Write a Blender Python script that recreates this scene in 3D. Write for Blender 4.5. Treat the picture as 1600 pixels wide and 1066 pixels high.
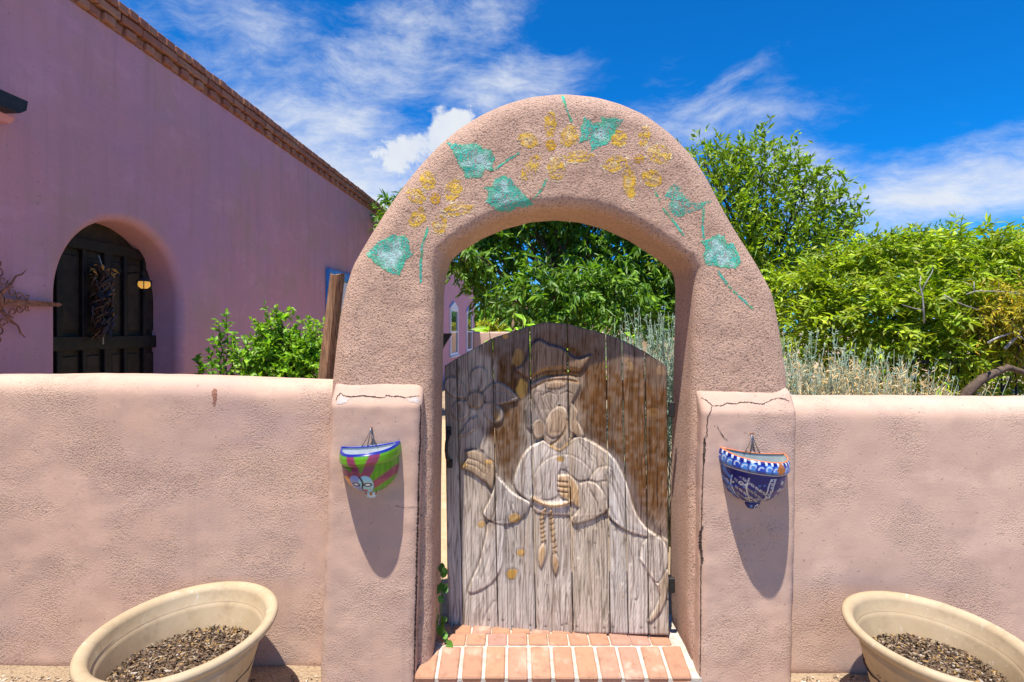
import bpy, bmesh, math, random
import numpy as np
from mathutils import Vector, Matrix, noise as mnoise
from mathutils.bvhtree import BVHTree

# ------------------------------------------------------------------ reset
for o in list(bpy.data.objects):
    bpy.data.objects.remove(o, do_unlink=True)
S = bpy.context.scene
COL = S.collection
random.seed(7)
RNG = np.random.default_rng(11)
R = math.radians
CH, F, HX, HY = 1.6, 900.0, 800.0, 517.0       # eye height, focal length, principal point

# ------------------------------------------------------------------ camera
cam_d = bpy.data.cameras.new('camera')
cam = bpy.data.objects.new('camera', cam_d)
COL.objects.link(cam)
cam.location = (0, 0, CH)
cam.rotation_euler = (R(90), 0, 0)
cam_d.sensor_width = 36.0
cam_d.lens = F / 1600 * 36.0
cam_d.shift_y = -(533 - HY) / 1600
cam_d.clip_start = 0.05
cam_d.clip_end = 2000
S.camera = cam

# ------------------------------------------------------------------ sun + exposure
LDIR = Vector((0.12, 0.290, -1.0)).normalized()
sun_d = bpy.data.lights.new('sun', 'SUN')
sun_d.energy = 4.2
sun_d.angle = R(0.53)
sun_d.color = (1.0, 0.95, 0.88)
sun = bpy.data.objects.new('sun', sun_d)
COL.objects.link(sun)
sun.rotation_euler = LDIR.to_track_quat('-Z', 'Y').to_euler()
sun.location = (0, 0, 30)
S.view_settings.view_transform = 'Standard'
S.view_settings.look = 'None'
S.view_settings.gamma = 1.0
S.view_settings.exposure = 0.82
S.view_settings.use_curve_mapping = False
S.render.engine = 'CYCLES'
S.cycles.max_bounces = 5
S.cycles.diffuse_bounces = 3
S.cycles.transparent_max_bounces = 8

# ------------------------------------------------------------------ node helper
class NT:
    def __init__(self, tree):
        self.t = tree; self.n = tree.nodes; self.l = tree.links
    def node(self, typ, **kw):
        nd = self.n.new(typ)
        for k, v in kw.items():
            setattr(nd, k, v)
        return nd
    def put(self, sock, v):
        if isinstance(v, bpy.types.NodeSocket):
            self.l.new(v, sock)
        elif isinstance(v, (tuple, list)):
            if sock.type == 'RGBA' and len(v) == 3:
                v = (*v, 1)
            sock.default_value = v
        else:
            sock.default_value = v
    def math(self, op, a, b=0.0, c=None, clamp=False):
        nd = self.node('ShaderNodeMath', operation=op, use_clamp=clamp)
        self.put(nd.inputs[0], a); self.put(nd.inputs[1], b)
        if c is not None: self.put(nd.inputs[2], c)
        return nd.outputs[0]
    def ramp(self, v, a, b, lo=0.0, hi=1.0, smooth=True):
        nd = self.node('ShaderNodeMapRange')
        nd.interpolation_type = 'SMOOTHSTEP' if smooth else 'LINEAR'
        self.put(nd.inputs['Value'], v); self.put(nd.inputs['From Min'], a); self.put(nd.inputs['From Max'], b)
        self.put(nd.inputs['To Min'], lo); self.put(nd.inputs['To Max'], hi)
        return nd.outputs[0]
    def mix(self, f, a, b, blend='MIX'):
        nd = self.node('ShaderNodeMix', data_type='RGBA', blend_type=blend)
        self.put(nd.inputs[0], f); self.put(nd.inputs[6], a); self.put(nd.inputs[7], b)
        return nd.outputs[2]
    def noise(self, vec, scale, detail=4.0, rough=0.55, dist=0.0):
        nd = self.node('ShaderNodeTexNoise')
        if vec is not None: self.put(nd.inputs['Vector'], vec)
        nd.inputs['Scale'].default_value = scale; nd.inputs['Detail'].default_value = detail
        nd.inputs['Roughness'].default_value = rough; nd.inputs['Distortion'].default_value = dist
        return nd.outputs['Fac']
    def voro(self, vec, scale, feature='F1'):
        nd = self.node('ShaderNodeTexVoronoi', feature=feature)
        if vec is not None: self.put(nd.inputs['Vector'], vec)
        nd.inputs['Scale'].default_value = scale
        return nd.outputs['Distance']
    def mapping(self, vec, scale=(1, 1, 1), rot=(0, 0, 0), loc=(0, 0, 0)):
        nd = self.node('ShaderNodeMapping')
        self.put(nd.inputs['Vector'], vec)
        nd.inputs['Scale'].default_value = scale; nd.inputs['Rotation'].default_value = rot
        nd.inputs['Location'].default_value = loc
        return nd.outputs[0]
    def bump(self, h, strength, dist, normal=None):
        nd = self.node('ShaderNodeBump')
        self.put(nd.inputs['Strength'], strength); nd.inputs['Distance'].default_value = dist
        self.put(nd.inputs['Height'], h)
        if normal is not None: self.put(nd.inputs['Normal'], normal)
        return nd.outputs[0]

def new_mat(name):
    m = bpy.data.materials.new(name); m.use_nodes = True
    t = NT(m.node_tree)
    b = m.node_tree.nodes['Principled BSDF']
    b.inputs['Roughness'].default_value = 0.85
    b.inputs['Specular IOR Level'].default_value = 0.2
    return m, t, b

def obj_coord(t):
    return t.node('ShaderNodeTexCoord').outputs['Object']

# ------------------------------------------------------------------ world: sky and clouds
def azel(px, py):
    d = Vector(((px - HX) / F, 1.0, (HY - py) / F)).normalized()
    return math.atan2(d.x, d.y), math.asin(d.z)

W = bpy.data.worlds.new('World'); S.world = W; W.use_nodes = True
wt = NT(W.node_tree)
bg = W.node_tree.nodes['Background']
sky = wt.node('ShaderNodeTexSky', sky_type='NISHITA')
sky.sun_disc = False
sky.sun_elevation = math.asin(-LDIR.z)
sky.sun_rotation = math.atan2(-LDIR.x, -LDIR.y)
sky.altitude = 1600; sky.air_density = 1.0; sky.dust_density = 0.3; sky.ozone_density = 3.0
tinted = wt.mix(1.0, sky.outputs[0], (0.035, 0.79, 1.50), 'MULTIPLY')
dirv = wt.node('ShaderNodeTexCoord').outputs['Generated']
sp = wt.node('ShaderNodeSeparateXYZ'); wt.put(sp.inputs[0], dirv)
AZ = wt.math('ARCTAN2', sp.outputs[0], sp.outputs[1])
EL = wt.math('ARCSINE', sp.outputs[2])
cmb = wt.node('ShaderNodeCombineXYZ'); wt.put(cmb.inputs[0], AZ); wt.put(cmb.inputs[1], EL)
ae = cmb.outputs[0]
# wispy cirrus texture, drawn out along the wind
warpn = wt.node('ShaderNodeTexNoise'); wt.put(warpn.inputs['Vector'], ae); warpn.inputs['Scale'].default_value = 3.0; warpn.inputs['Detail'].default_value = 4
wv = wt.node('ShaderNodeVectorMath', operation='MULTIPLY_ADD'); wt.put(wv.inputs[0], warpn.outputs['Color']); wv.inputs[1].default_value = (.16, .16, 0); wt.put(wv.inputs[2], ae)
aew = wv.outputs[0]
n_a = wt.noise(wt.mapping(aew, scale=(4.5, 17, 1), rot=(0, 0, R(-22))), 1.0, 7.0, 0.68)
n_b = wt.noise(wt.mapping(aew, scale=(7, 13, 1), rot=(0, 0, R(35))), 1.0, 7.0, 0.70)
n_c = wt.noise(aew, 9.0, 6.0, 0.6)
tex = wt.math('ADD', wt.math('MULTIPLY', n_a, 0.5), wt.math('MULTIPLY', n_b, 0.5))
# general thin cover everywhere
cover = wt.ramp(wt.noise(wt.mapping(ae, scale=(1.6, 3.2, 1), rot=(0, 0, R(-25)), loc=(3.1, 1.7, 0)), 1.0, 3.0), 0.50, 0.75, 0.0, 0.42)
# cloud banks: (px, py, half length, half width, angle, strength) in sky degrees
def bank(px, py, hl, hw, ang, st):
    a, e = azel(px, py)
    ca, sa = math.cos(R(ang)), math.sin(R(ang))
    dx = wt.math('SUBTRACT', AZ, a); dy = wt.math('SUBTRACT', EL, e)
    u = wt.math('ADD', wt.math('MULTIPLY', dx, ca / R(hl)), wt.math('MULTIPLY', dy, sa / R(hl)))
    v = wt.math('ADD', wt.math('MULTIPLY', dx, -sa / R(hw)), wt.math('MULTIPLY', dy, ca / R(hw)))
    r2 = wt.math('ADD', wt.math('MULTIPLY', u, u), wt.math('MULTIPLY', v, v))
    return wt.math('MULTIPLY', wt.math('EXPONENT', wt.math('MULTIPLY', r2, -1.0)), st)
banks = [(510, 235, 19, 10, -30, .92), (540, 300, 15, 8, -15, 1.1), (430, 120, 12, 7, -45, .72),
         (620, 90, 16, 6, 26, .80), (740, 50, 8, 6, 45, .66), (300, 55, 6, 2, -45, .6), (790, 140, 9, 4.5, 10, .84),
         (1130, 200, 13, 5, -15, .66), (1090, 165, 8, 1.6, 28, .74), (1210, 250, 11, 4, -26, .78), (1300, 305, 11, 3.2, -22, .9),
         (1480, 298, 16, 4.2, 6, 1.0), (1330, 345, 12, 2.8, 0, .72), (1640, 270, 11, 4, 10, .9), (880, 300, 20, 6, 0, .6)]
msum = cover
for b_ in banks:
    msum = wt.math('MAXIMUM', msum, bank(*b_))
low = wt.ramp(EL, 0.02, 0.25, 0.65, 0.0)
msum = wt.math('MAXIMUM', msum, low)
thr = wt.math('SUBTRACT', 0.64, wt.math('MULTIPLY', msum, 0.42))
cir = wt.ramp(wt.math('SUBTRACT', tex, thr), -0.03, 0.42, 0.0, 1.0)
cir = wt.math('MULTIPLY', cir, wt.ramp(msum, 0.0, 0.6, 0.08, 0.97))
# a bright cumulus head over the roof
cum = wt.math('MAXIMUM', bank(668, 232, 4.8, 2.6, 12, 1.05), wt.math('MAXIMUM', bank(706, 208, 3.0, 2.4, 20, 1.1), bank(628, 245, 3.0, 2.2, 0, 1.0)))
cumt = wt.ramp(wt.math('ADD', cum, wt.math('MULTIPLY', wt.math('SUBTRACT', n_c, 0.5), 3.2)), 0.45, 0.80, 0.0, 0.96)
cumt = wt.math('MULTIPLY', cumt, wt.ramp(cum, 0.12, 0.36))
fac = wt.math('MAXIMUM', cir, cumt)
cl = wt.mix(wt.ramp(n_c, 0.3, 0.7), (5.4, 5.9, 6.8), (6.6, 6.8, 7.0))
wt.put(bg.inputs['Color'], wt.mix(fac, tinted, cl))
bg.inputs['Strength'].default_value = 0.075
W.cycles.sampling_method = 'MANUAL'
W.cycles.sample_map_resolution = 256

# ------------------------------------------------------------------ object helpers
def P(x, y, D):
    return Vector(((x - HX) / F * D, D, CH - (y - HY) / F * D))

def tag(o, label=None, cat=None, group=None, kind=None):
    if label: o['label'] = label
    if cat: o['category'] = cat
    if group: o['group'] = group
    if kind: o['kind'] = kind
    return o

def empty(name, loc, label=None, cat=None, group=None):
    e = bpy.data.objects.new(name, None); COL.objects.link(e)
    e.location = loc; e.empty_display_size = 0.1
    return tag(e, label, cat, group)

def world_loc(o):
    v = Vector(o.location)
    return v if o.parent is None else v + o.matrix_parent_inverse.translation + world_loc(o.parent)

def link(me, name, mat, parent=None, smooth=False):
    o = bpy.data.objects.new(name, me); COL.objects.link(o)
    if mat is not None and len(me.materials) == 0: me.materials.append(mat)
    if smooth:
        me.polygons.foreach_set('use_smooth', [True] * len(me.polygons))
    if parent is not None:
        o.parent = parent
        o.matrix_parent_inverse = Matrix.Translation(-world_loc(parent))
    return o

def mesh(name, verts, faces, mat, parent=None, smooth=False, cols=None):
    me = bpy.data.meshes.new(name)
    me.from_pydata([tuple(v) for v in verts] if not isinstance(verts, np.ndarray) else verts.tolist(), [], faces if not isinstance(faces, np.ndarray) else faces.tolist())
    if cols is not None:
        a = me.color_attributes.new('Col', 'FLOAT_COLOR', 'POINT')
        c = np.ones((len(me.vertices), 4), np.float32); c[:, :3] = cols
        a.data.foreach_set('color', c.ravel())
    me.update()
    return link(me, name, mat, parent, smooth)

def bm_obj(name, bm, mat, parent=None, smooth=False):
    me = bpy.data.meshes.new(name); bm.to_mesh(me); bm.free()
    return link(me, name, mat, parent, smooth)

def box(name, c, s, mat, parent=None, bev=0.0, rot=None, seg=1):
    bm = bmesh.new()
    bmesh.ops.create_cube(bm, size=1.0)
    bmesh.ops.scale(bm, vec=s, verts=bm.verts)
    if bev > 0:
        bmesh.ops.bevel(bm, geom=bm.edges[:], offset=bev, segments=seg, affect='EDGES', profile=0.6)
    if rot is not None:
        bmesh.ops.transform(bm, matrix=rot.to_4x4(), verts=bm.verts)
    bmesh.ops.translate(bm, vec=c, verts=bm.verts)
    return bm_obj(name, bm, mat, parent)

def tube_arrays(paths, nside=6, cap=True):
    V, Fc = [], []
    for pts, rad in paths:
        pts = [Vector(p) for p in pts]
        n = len(pts)
        if not hasattr(rad, '__len__'): rad = [rad] * n
        base = len(V)
        up = Vector((0.31, 0.17, 0.93)).normalized()
        for i, p in enumerate(pts):
            d = (pts[min(i + 1, n - 1)] - pts[max(i - 1, 0)])
            if d.length < 1e-9: d = Vector((0, 0, 1))
            d.normalize()
            a = d.cross(up)
            if a.length < 1e-3: a = d.cross(Vector((1, 0, 0)))
            a.normalize(); b = d.cross(a)
            for k in range(nside):
                t = 2 * math.pi * k / nside
                V.append(p + (a * math.cos(t) + b * math.sin(t)) * rad[i])
        for i in range(n - 1):
            for k in range(nside):
                k2 = (k + 1) % nside
                Fc.append((base + i * nside + k, base + i * nside + k2, base + (i + 1) * nside + k2, base + (i + 1) * nside + k))
        if cap:
            Fc.append(tuple(base + k for k in range(nside))[::-1])
            Fc.append(tuple(base + (n - 1) * nside + k for k in range(nside)))
    return V, Fc

def tubes(name, paths, mat, parent=None, nside=6):
    V, Fc = tube_arrays(paths, nside)
    return mesh(name, V, Fc, mat, parent, True)

def lathe(prof, seg, a0=0.0, a1=2 * math.pi, closed=True):
    V, Fc = [], []
    n = len(prof); m = seg if closed else seg + 1
    for j in range(m):
        a = a0 + (a1 - a0) * j / seg
        for r, z in prof:
            V.append((r * math.cos(a), r * math.sin(a), z))
    for j in range(seg):
        j2 = (j + 1) % m
        for i in range(n - 1):
            Fc.append((j * n + i, j2 * n + i, j2 * n + i + 1, j * n + i + 1))
    return V, Fc

def fbm(p, sc, oct=3):
    return mnoise.fractal(Vector(p) * sc, 0.9, 2.0, oct)

def rslab(x0, x1, y0, y1, z0, z1, r, step, lump=0.0, lsc=3.0, warp=None):
    """a dense box with rounded edges (plaster walls)"""
    def lin(a, b):
        n = max(2, int(round((b - a) / step)))
        return np.linspace(a, b, n + 1)
    def axis(a, b):
        e = r * np.array([0, .25, .5, .75])
        mid = lin(a + r, b - r)
        return np.concatenate([a + e, mid, (b - e)[::-1]])
    xs, zs = axis(x0, x1), axis(z0, z1)
    ys = np.concatenate([y0 + r * np.array([0, .25, .5, .75]), np.linspace(y0 + r, y1 - r, 4), (y1 - r * np.array([0, .25, .5, .75]))[::-1]])
    lo = np.array([x0 + r, y0 + r, z0 + r]); hi = np.array([x1 - r, y1 - r, z1 - r])
    V, Fc = [], []
    def patch(A, B, fn, flip):
        base = sum(len(v) for v in V)
        g = np.array([[fn(a, b) for b in B] for a in A]).reshape(-1, 3)
        V.append(g)
        nb = len(B)
        for i in range(len(A) - 1):
            for j in range(nb - 1):
                q = (base + i * nb + j, base + (i + 1) * nb + j, base + (i + 1) * nb + j + 1, base + i * nb + j + 1)
                Fc.append(q[::-1] if flip else q)
    patch(xs, zs, lambda a, b: (a, y0, b), False)
    patch(xs, zs, lambda a, b: (a, y1, b), True)
    patch(ys, zs, lambda a, b: (x0, a, b), True)
    patch(ys, zs, lambda a, b: (x1, a, b), False)
    patch(xs, ys, lambda a, b: (a, b, z1), False)
    patch(xs, ys, lambda a, b: (a, b, z0), True)
    V = np.concatenate(V)
    q = np.clip(V, lo, hi)
    d = V - q
    ln = np.linalg.norm(d, axis=1, keepdims=True)
    nrm = d / np.maximum(ln, 1e-9)
    V = q + nrm * r
    if lump > 0:
        nz = np.array([fbm(p, lsc) + 0.4 * fbm(p, lsc * 4) for p in V])
        V = V + nrm * (nz * lump)[:, None]
    if warp is not None:
        V = warp(V)
    return V, Fc

def weld(o, dist=0.0005):
    bm = bmesh.new(); bm.from_mesh(o.data)
    bmesh.ops.remove_doubles(bm, verts=bm.verts, dist=dist)
    bmesh.ops.recalc_face_normals(bm, faces=bm.faces)
    bm.to_mesh(o.data); bm.free()
    o.data.polygons.foreach_set('use_smooth', [True] * len(o.data.polygons))

# ------------------------------------------------------------------ materials
def stucco(name, c1, c2, c3, rough_grain=1.0, grain=130, patchy=False, streak=False):
    m, t, b = new_mat(name)
    oc = obj_coord(t)
    big = t.ramp(t.noise(oc, 1.3, 5, 0.6), 0.35, 0.68)
    mid = t.ramp(t.noise(oc, 6.5, 5, 0.65), 0.38, 0.72)
    col = t.mix(big, c1, c2)
    col = t.mix(t.math('MULTIPLY', mid, 0.45), col, c3)
    stain = t.ramp(t.noise(t.mapping(oc, scale=(1.2, 1.2, 2.2), loc=(4.2, 1, 3)), 1.0, 4, 0.6), 0.50, 0.72, 0.0, 0.45)
    col = t.mix(stain, col, tuple(v * k_ for v, k_ in zip(c3, (0.90, 0.96, 1.10))))
    # trowel-worn paler islands and a fading band of old paint
    worn = t.ramp(t.noise(t.mapping(oc, scale=(1.0, 1.0, 1.7), loc=(9.1, 2, 5)), 2.4, 6, 0.68), 0.53, 0.62, 0.0, 0.30)
    col = t.mix(worn, col, tuple(min(1, v * 1.22) for v in c2))
    tro = t.noise(t.mapping(oc, scale=(5, 5, 26), rot=(0, R(24), 0)), 1.0, 4, 0.6)
    col = t.mix(t.ramp(tro, 0.55, 0.75, 0.0, 0.22), col, tuple(v * 0.80 for v in c3))
    drip = t.noise(t.mapping(oc, scale=(13, 13, 0.55), loc=(2, 5, 1)), 1.0, 5, 0.62)
    col = t.mix(t.ramp(drip, 0.56, 0.74, 0.0, 0.28), col, tuple(v * 0.78 for v in c3))
    if streak:
        mott = t.ramp(t.noise(oc, 1.9, 6, 0.66), 0.48, 0.68, 0.0, 0.55)
        col = t.mix(mott, col, (0.50, 0.31, 0.25))
        mott2 = t.ramp(t.noise(t.mapping(oc, loc=(7, 3, 1)), 1.1, 5, 0.6), 0.45, 0.66, 0.0, 0.6)
        col = t.mix(mott2, col, (0.56, 0.29, 0.40))
        st = t.noise(t.mapping(oc, scale=(9, 9, 0.8)), 1.0, 4, 0.6)
        col = t.mix(t.ramp(st, 0.45, 0.75, 0, 0.36), col, tuple(v * 0.80 for v in c3))
    g1 = t.noise(oc, grain, 2, 0.6)
    g2 = t.noise(oc, grain * 2.3, 2, 0.6)
    g3 = t.noise(oc, 9, 3, 0.5)
    h = t.math('ADD', t.math('MULTIPLY', g1, 0.8), t.math('MULTIPLY', g2, 0.45))
    if patchy:
        k = t.ramp(t.noise(oc, 2.6, 5, 0.62), 0.44, 0.64, 0.12, 1.0)
        h = t.math('MULTIPLY', t.math('SUBTRACT', h, .62), k)
        h = t.math('ADD', h, .62)
    # pits darkened in the colour, standing in for shade between the grains
    pit = t.ramp(h, 0.44, 0.62, 1.0, 0.0)
    col = t.mix(t.math('MULTIPLY', pit, min(1.0, 0.75 * rough_grain)), col, tuple(v * 0.42 for v in c3))
    spk = t.ramp(t.noise(oc, 62, 1, 0.5), 0.71, 0.76)
    col = t.mix(t.math('MULTIPLY', spk, 0.5), col, tuple(v * 0.4 for v in c3))
    t.put(b.inputs['Base Color'], col)
    nb = t.bump(h, 1.0, 0.0095 * rough_grain)
    nb = t.bump(g3, 0.14, 0.010, nb)
    t.put(b.inputs['Normal'], nb)
    b.inputs['Roughness'].default_value = 0.95
    b.inputs['Specular IOR Level'].default_value = 0.1
    return m

PINK1, PINK2, PINK3 = (0.62, 0.415, 0.305), (0.68, 0.465, 0.34), (0.53, 0.355, 0.28)
M = {}
M['arch'] = stucco('rough_pink_stucco', (0.61, 0.395, 0.282), (0.67, 0.445, 0.318), (0.53, 0.345, 0.255), 1.2, 115)
M['wall'] = stucco('smooth_pink_stucco', PINK1, PINK2, PINK3, 0.75, 135, True)
M['butt'] = stucco('buttress_stucco', (0.58, 0.385, 0.285), (0.63, 0.43, 0.32), (0.50, 0.335, 0.26), 0.7, 125, True)
M['house'] = stucco('mauve_house_stucco', (0.62, 0.30, 0.33), (0.60, 0.32, 0.38), (0.55, 0.30, 0.32), 0.22, 160, False, True)

def plain(name, c, rough=0.8, spec=0.2, metal=0.0, var=0.25, sc=12.0, bump=0.0, bsc=60):
    m, t, b = new_mat(name)
    oc = obj_coord(t)
    n = t.noise(oc, sc, 5, 0.6)
    lo = tuple(v * (1 - var) for v in c); hi = tuple(min(1, v * (1 + var)) for v in c)
    t.put(b.inputs['Base Color'], t.mix(t.ramp(n, 0.3, 0.7), lo, hi))
    b.inputs['Roughness'].default_value = rough
    b.inputs['Specular IOR Level'].default_value = spec
    b.inputs['Metallic'].default_value = metal
    if bump > 0:
        t.put(b.inputs['Normal'], t.bump(t.noise(oc, bsc, 4, 0.6), 0.8, bump))
    return m

def vcol(name, rough=0.6, spec=0.3, coat=0.0, var=0.0, sc=40, bump=0.0, bsc=200):
    m, t, b = new_mat(name)
    a = t.node('ShaderNodeVertexColor', layer_name='Col').outputs[0]
    if var > 0:
        n = t.noise(obj_coord(t), sc, 4, 0.6)
        a = t.mix(1.0, a, t.mix(t.ramp(n, 0.3, 0.7), (1 - var,) * 3, (1 + var,) * 3), 'MULTIPLY')
    t.put(b.inputs['Base Color'], a)
    b.inputs['Roughness'].default_value = rough
    b.inputs['Specular IOR Level'].default_value = spec
    b.inputs['Coat Weight'].default_value = coat
    b.inputs['Coat Roughness'].default_value = 0.08
    if bump > 0:
        t.put(b.inputs['Normal'], t.bump(t.noise(obj_coord(t), bsc, 4, 0.6), 0.8, bump))
    return m

def leafmat(name, trans=0.35):
    m, t, b = new_mat(name)
    a = t.node('ShaderNodeVertexColor', layer_name='Col').outputs[0]
    t.put(b.inputs['Base Color'], a)
    b.inputs['Roughness'].default_value = 0.45
    b.inputs['Specular IOR Level'].default_value = 0.35
    tr = t.node('ShaderNodeBsdfTranslucent')
    t.put(tr.inputs[0], t.mix(1.0, a, (1.5, 1.6, 0.4), 'MULTIPLY'))
    mx = t.node('ShaderNodeMixShader'); mx.inputs[0].default_value = trans
    out = m.node_tree.nodes['Material Output']
    t.l.new(b.outputs[0], mx.inputs[1]); t.l.new(tr.outputs[0], mx.inputs[2]); t.l.new(mx.outputs[0], out.inputs[0])
    return m

M['leaf'] = leafmat('green_leaf', 0.28)
M['sage'] = leafmat('silver_leaf', 0.15)
M['bark'] = plain('grey_brown_bark', (0.13, 0.09, 0.065), 0.9, 0.1, 0, 0.35, 30, 0.006, 80)
M['twig'] = plain('dead_grey_twig', (0.42, 0.38, 0.36), 0.9, 0.1, 0, 0.25, 40, 0.003, 120)
M['iron'] = plain('black_iron', (0.02, 0.019, 0.018), 0.6, 0.4, 0, 0.3, 30)
M['rust'] = plain('rusty_iron', (0.30, 0.125, 0.07), 0.8, 0.2, 0.1, 0.4, 35, 0.001, 200)
M['wire'] = plain('steel_wire', (0.20, 0.20, 0.22), 0.4, 0.5, 0.6, 0.2, 60)
M['crack'] = plain('crack_dirt', (0.085, 0.06, 0.048), 0.95, 0.05, 0, 0.4, 40)
M['patch'] = plain('bare_white_plaster', (0.72, 0.68, 0.66), 0.9, 0.1, 0, 0.1, 30, 0.003, 120)
M['mortar'] = plain('pale_mortar', (0.55, 0.49, 0.40), 0.95, 0.1, 0, 0.25, 25, 0.004, 160)
M['soil'] = plain('dry_potting_mix', (0.15, 0.105, 0.07), 0.95, 0.1, 0, 0.6, 90, 0.01, 150)
M['white'] = plain('white_window_paint', (0.72, 0.72, 0.74), 0.6, 0.3, 0, 0.06, 20)
M['bluepaint'] = plain('blue_window_paint', (0.05, 0.25, 0.62), 0.6, 0.3, 0, 0.2, 20)
M['darkwood'] = plain('dark_door_wood', (0.016, 0.011, 0.008), 0.55, 0.3, 0, 0.45, 18, 0.002, 90)
M['doorpanel'] = plain('door_panel_wood', (0.032, 0.021, 0.013), 0.6, 0.3, 0, 0.4, 14, 0.002, 90)

# glass of the house windows
m, t, b = new_mat('dark_window_glass')
b.inputs['Base Color'].default_value = (0.03, 0.035, 0.035, 1); b.inputs['Roughness'].default_value = 0.04
b.inputs['Specular IOR Level'].default_value = 0.9
M['glass'] = m
m, t, b = new_mat('warm_lamp_glass')
b.inputs['Emission Color'].default_value = (1.0, 0.50, 0.10, 1); b.inputs['Emission Strength'].default_value = 0.34
b.inputs['Base Color'].default_value = (0.5, 0.25, 0.05, 1)
M['lampglow'] = m

def brickmat(name, cs, dusty=0.35):
    m, t, b = new_mat(name)
    oi = t.node('ShaderNodeObjectInfo')
    r = oi.outputs['Random']
    cr = t.node('ShaderNodeValToRGB'); t.put(cr.inputs[0], r)
    e = cr.color_ramp.elements
    e[0].color = (*cs[0], 1); e[1].color = (*cs[-1], 1)
    for i, c in enumerate(cs[1:-1]):
        x = e.new((i + 1) / (len(cs) - 1)); x.color = (*c, 1)
    gc = t.node('ShaderNodeNewGeometry').outputs['Position']
    n = t.noise(gc, 22, 5, 0.65)
    n2 = t.noise(gc, 9, 3, 0.6)
    col = t.mix(t.ramp(n, 0.46, 0.74, 0, 0.75), cr.outputs[0], tuple(v * 0.7 for v in cs[0]))
    col = t.mix(t.ramp(n2, 0.52, 0.75, 0, dusty), col, (0.78, 0.60, 0.46))
    t.put(b.inputs['Base Color'], col)
    t.put(b.inputs['Normal'], t.bump(t.noise(gc, 140, 4, 0.6), 0.6, 0.003))
    b.inputs['Roughness'].default_value = 0.9
    return m
M['paver'] = brickmat('threshold_brick', [(0.43, 0.225, 0.14), (0.47, 0.255, 0.15), (0.43, 0.24, 0.185), (0.46, 0.24, 0.135)], 0.45)
M['roofbrick'] = brickmat('coping_brick', [(0.30, 0.115, 0.075), (0.35, 0.15, 0.10), (0.40, 0.19, 0.12), (0.32, 0.125, 0.085)], 0.10)

# weathered plank wood: colour of stain, bare wood and painted shade from the carving, grain on top
def woodmat(name, col_attr=True, base=(0.24, 0.20, 0.17)):
    m, t, b = new_mat(name)
    oc = obj_coord(t)
    oi = t.node('ShaderNodeObjectInfo').outputs['Random']
    off = t.node('ShaderNodeCombineXYZ'); t.put(off.inputs[0], t.math('MULTIPLY', oi, 37.0)); t.put(off.inputs[2], t.math('MULTIPLY', oi, 19.0))
    va = t.node('ShaderNodeVectorMath', operation='ADD'); t.put(va.inputs[0], oc); t.put(va.inputs[1], off.outputs[0])
    v = va.outputs[0]
    wob = t.noise(v, 2.3, 3, 0.5)
    warp = t.node('ShaderNodeCombineXYZ'); t.put(warp.inputs[0], t.math('MULTIPLY', wob, 0.018))
    v2 = t.node('ShaderNodeVectorMath', operation='ADD'); t.put(v2.inputs[0], v); t.put(v2.inputs[1], warp.outputs[0])
    g = t.noise(t.mapping(v2.outputs[0], scale=(230, 80, 2.0)), 1.0, 4, 0.6)
    rg = t.noise(t.mapping(v2.outputs[0], scale=(17, 7, 0.9)), 1.0, 2, 0.45)
    ring = t.math('ABSOLUTE', t.math('SINE', t.math('MULTIPLY', rg, 55.0)))
    fib = t.math('ADD', t.math('MULTIPLY', g, 0.80), t.math('MULTIPLY', ring, 0.20))
    if col_attr:
        c = t.node('ShaderNodeVertexColor', layer_name='Col').outputs[0]
    else:
        c = t.mix(t.ramp(t.noise(v, 3.5, 4, 0.6), 0.35, 0.65), base, tuple(x * 1.5 for x in base))
    k = t.mix(t.ramp(fib, 0.28, 0.66), (0.42, 0.38, 0.35), (1.28, 1.27, 1.26))
    c = t.mix(1.0, c, k, 'MULTIPLY')
    blotch = t.noise(t.mapping(v, scale=(16, 6, 2.4)), 1.0, 5, 0.65)
    c = t.mix(t.ramp(blotch, 0.50, 0.74, 0, 0.55), c, t.mix(1.0, c, (1.5, 1.48, 1.5), 'MULTIPLY'))
    c = t.mix(t.ramp(blotch, 0.48, 0.30, 0, 0.5), c, t.mix(1.0, c, (0.72, 0.56, 0.42), 'MULTIPLY'))
    t.put(b.inputs['Base Color'], c)
    t.put(b.inputs['Normal'], t.bump(fib, 0.8, 0.0032))
    b.inputs['Roughness'].default_value = 0.88
    b.inputs['Specular IOR Level'].default_value = 0.15
    return m
M['gatewood'] = woodmat('weathered_gate_wood')
M['post'] = woodmat('weathered_post_wood', False, (0.22, 0.13, 0.075))

# ------------------------------------------------------------------ ground
m, t, b = new_mat('sandy_ground')
oc = obj_coord(t)
n1 = t.noise(oc, 1.2, 6, 0.6); n2 = t.noise(oc, 55, 4, 0.65); n3 = t.voro(oc, 70)
c = t.mix(t.ramp(n1, 0.35, 0.65), (0.37, 0.27, 0.17), (0.46, 0.34, 0.22))
c = t.mix(t.ramp(n2, 0.52, 0.68, 0, 0.8), c, (0.26, 0.17, 0.10))
t.put(b.inputs['Base Color'], c)
t.put(b.inputs['Normal'], t.bump(t.math('ADD', n2, t.math('MULTIPLY', n3, 0.5)), 0.9, 0.02))
M['ground'] = m
gx = np.concatenate([[-600, -120, -30], np.linspace(-8, 8, 33), [30, 120, 600]])
gy = np.concatenate([[-400, -60, -10], np.linspace(-4, 14, 37), [40, 140, 700]])
V = [(x, y, 0.0 if (abs(x) > 8.1 or y > 14.1) else 0.012 * fbm((x, y, 0), 1.7)) for x in gx for y in gy]
n = len(gy)
Fc = [(i * n + j, (i + 1) * n + j, (i + 1) * n + j + 1, i * n + j + 1) for i in range(len(gx) - 1) for j in range(n - 1)]
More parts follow.
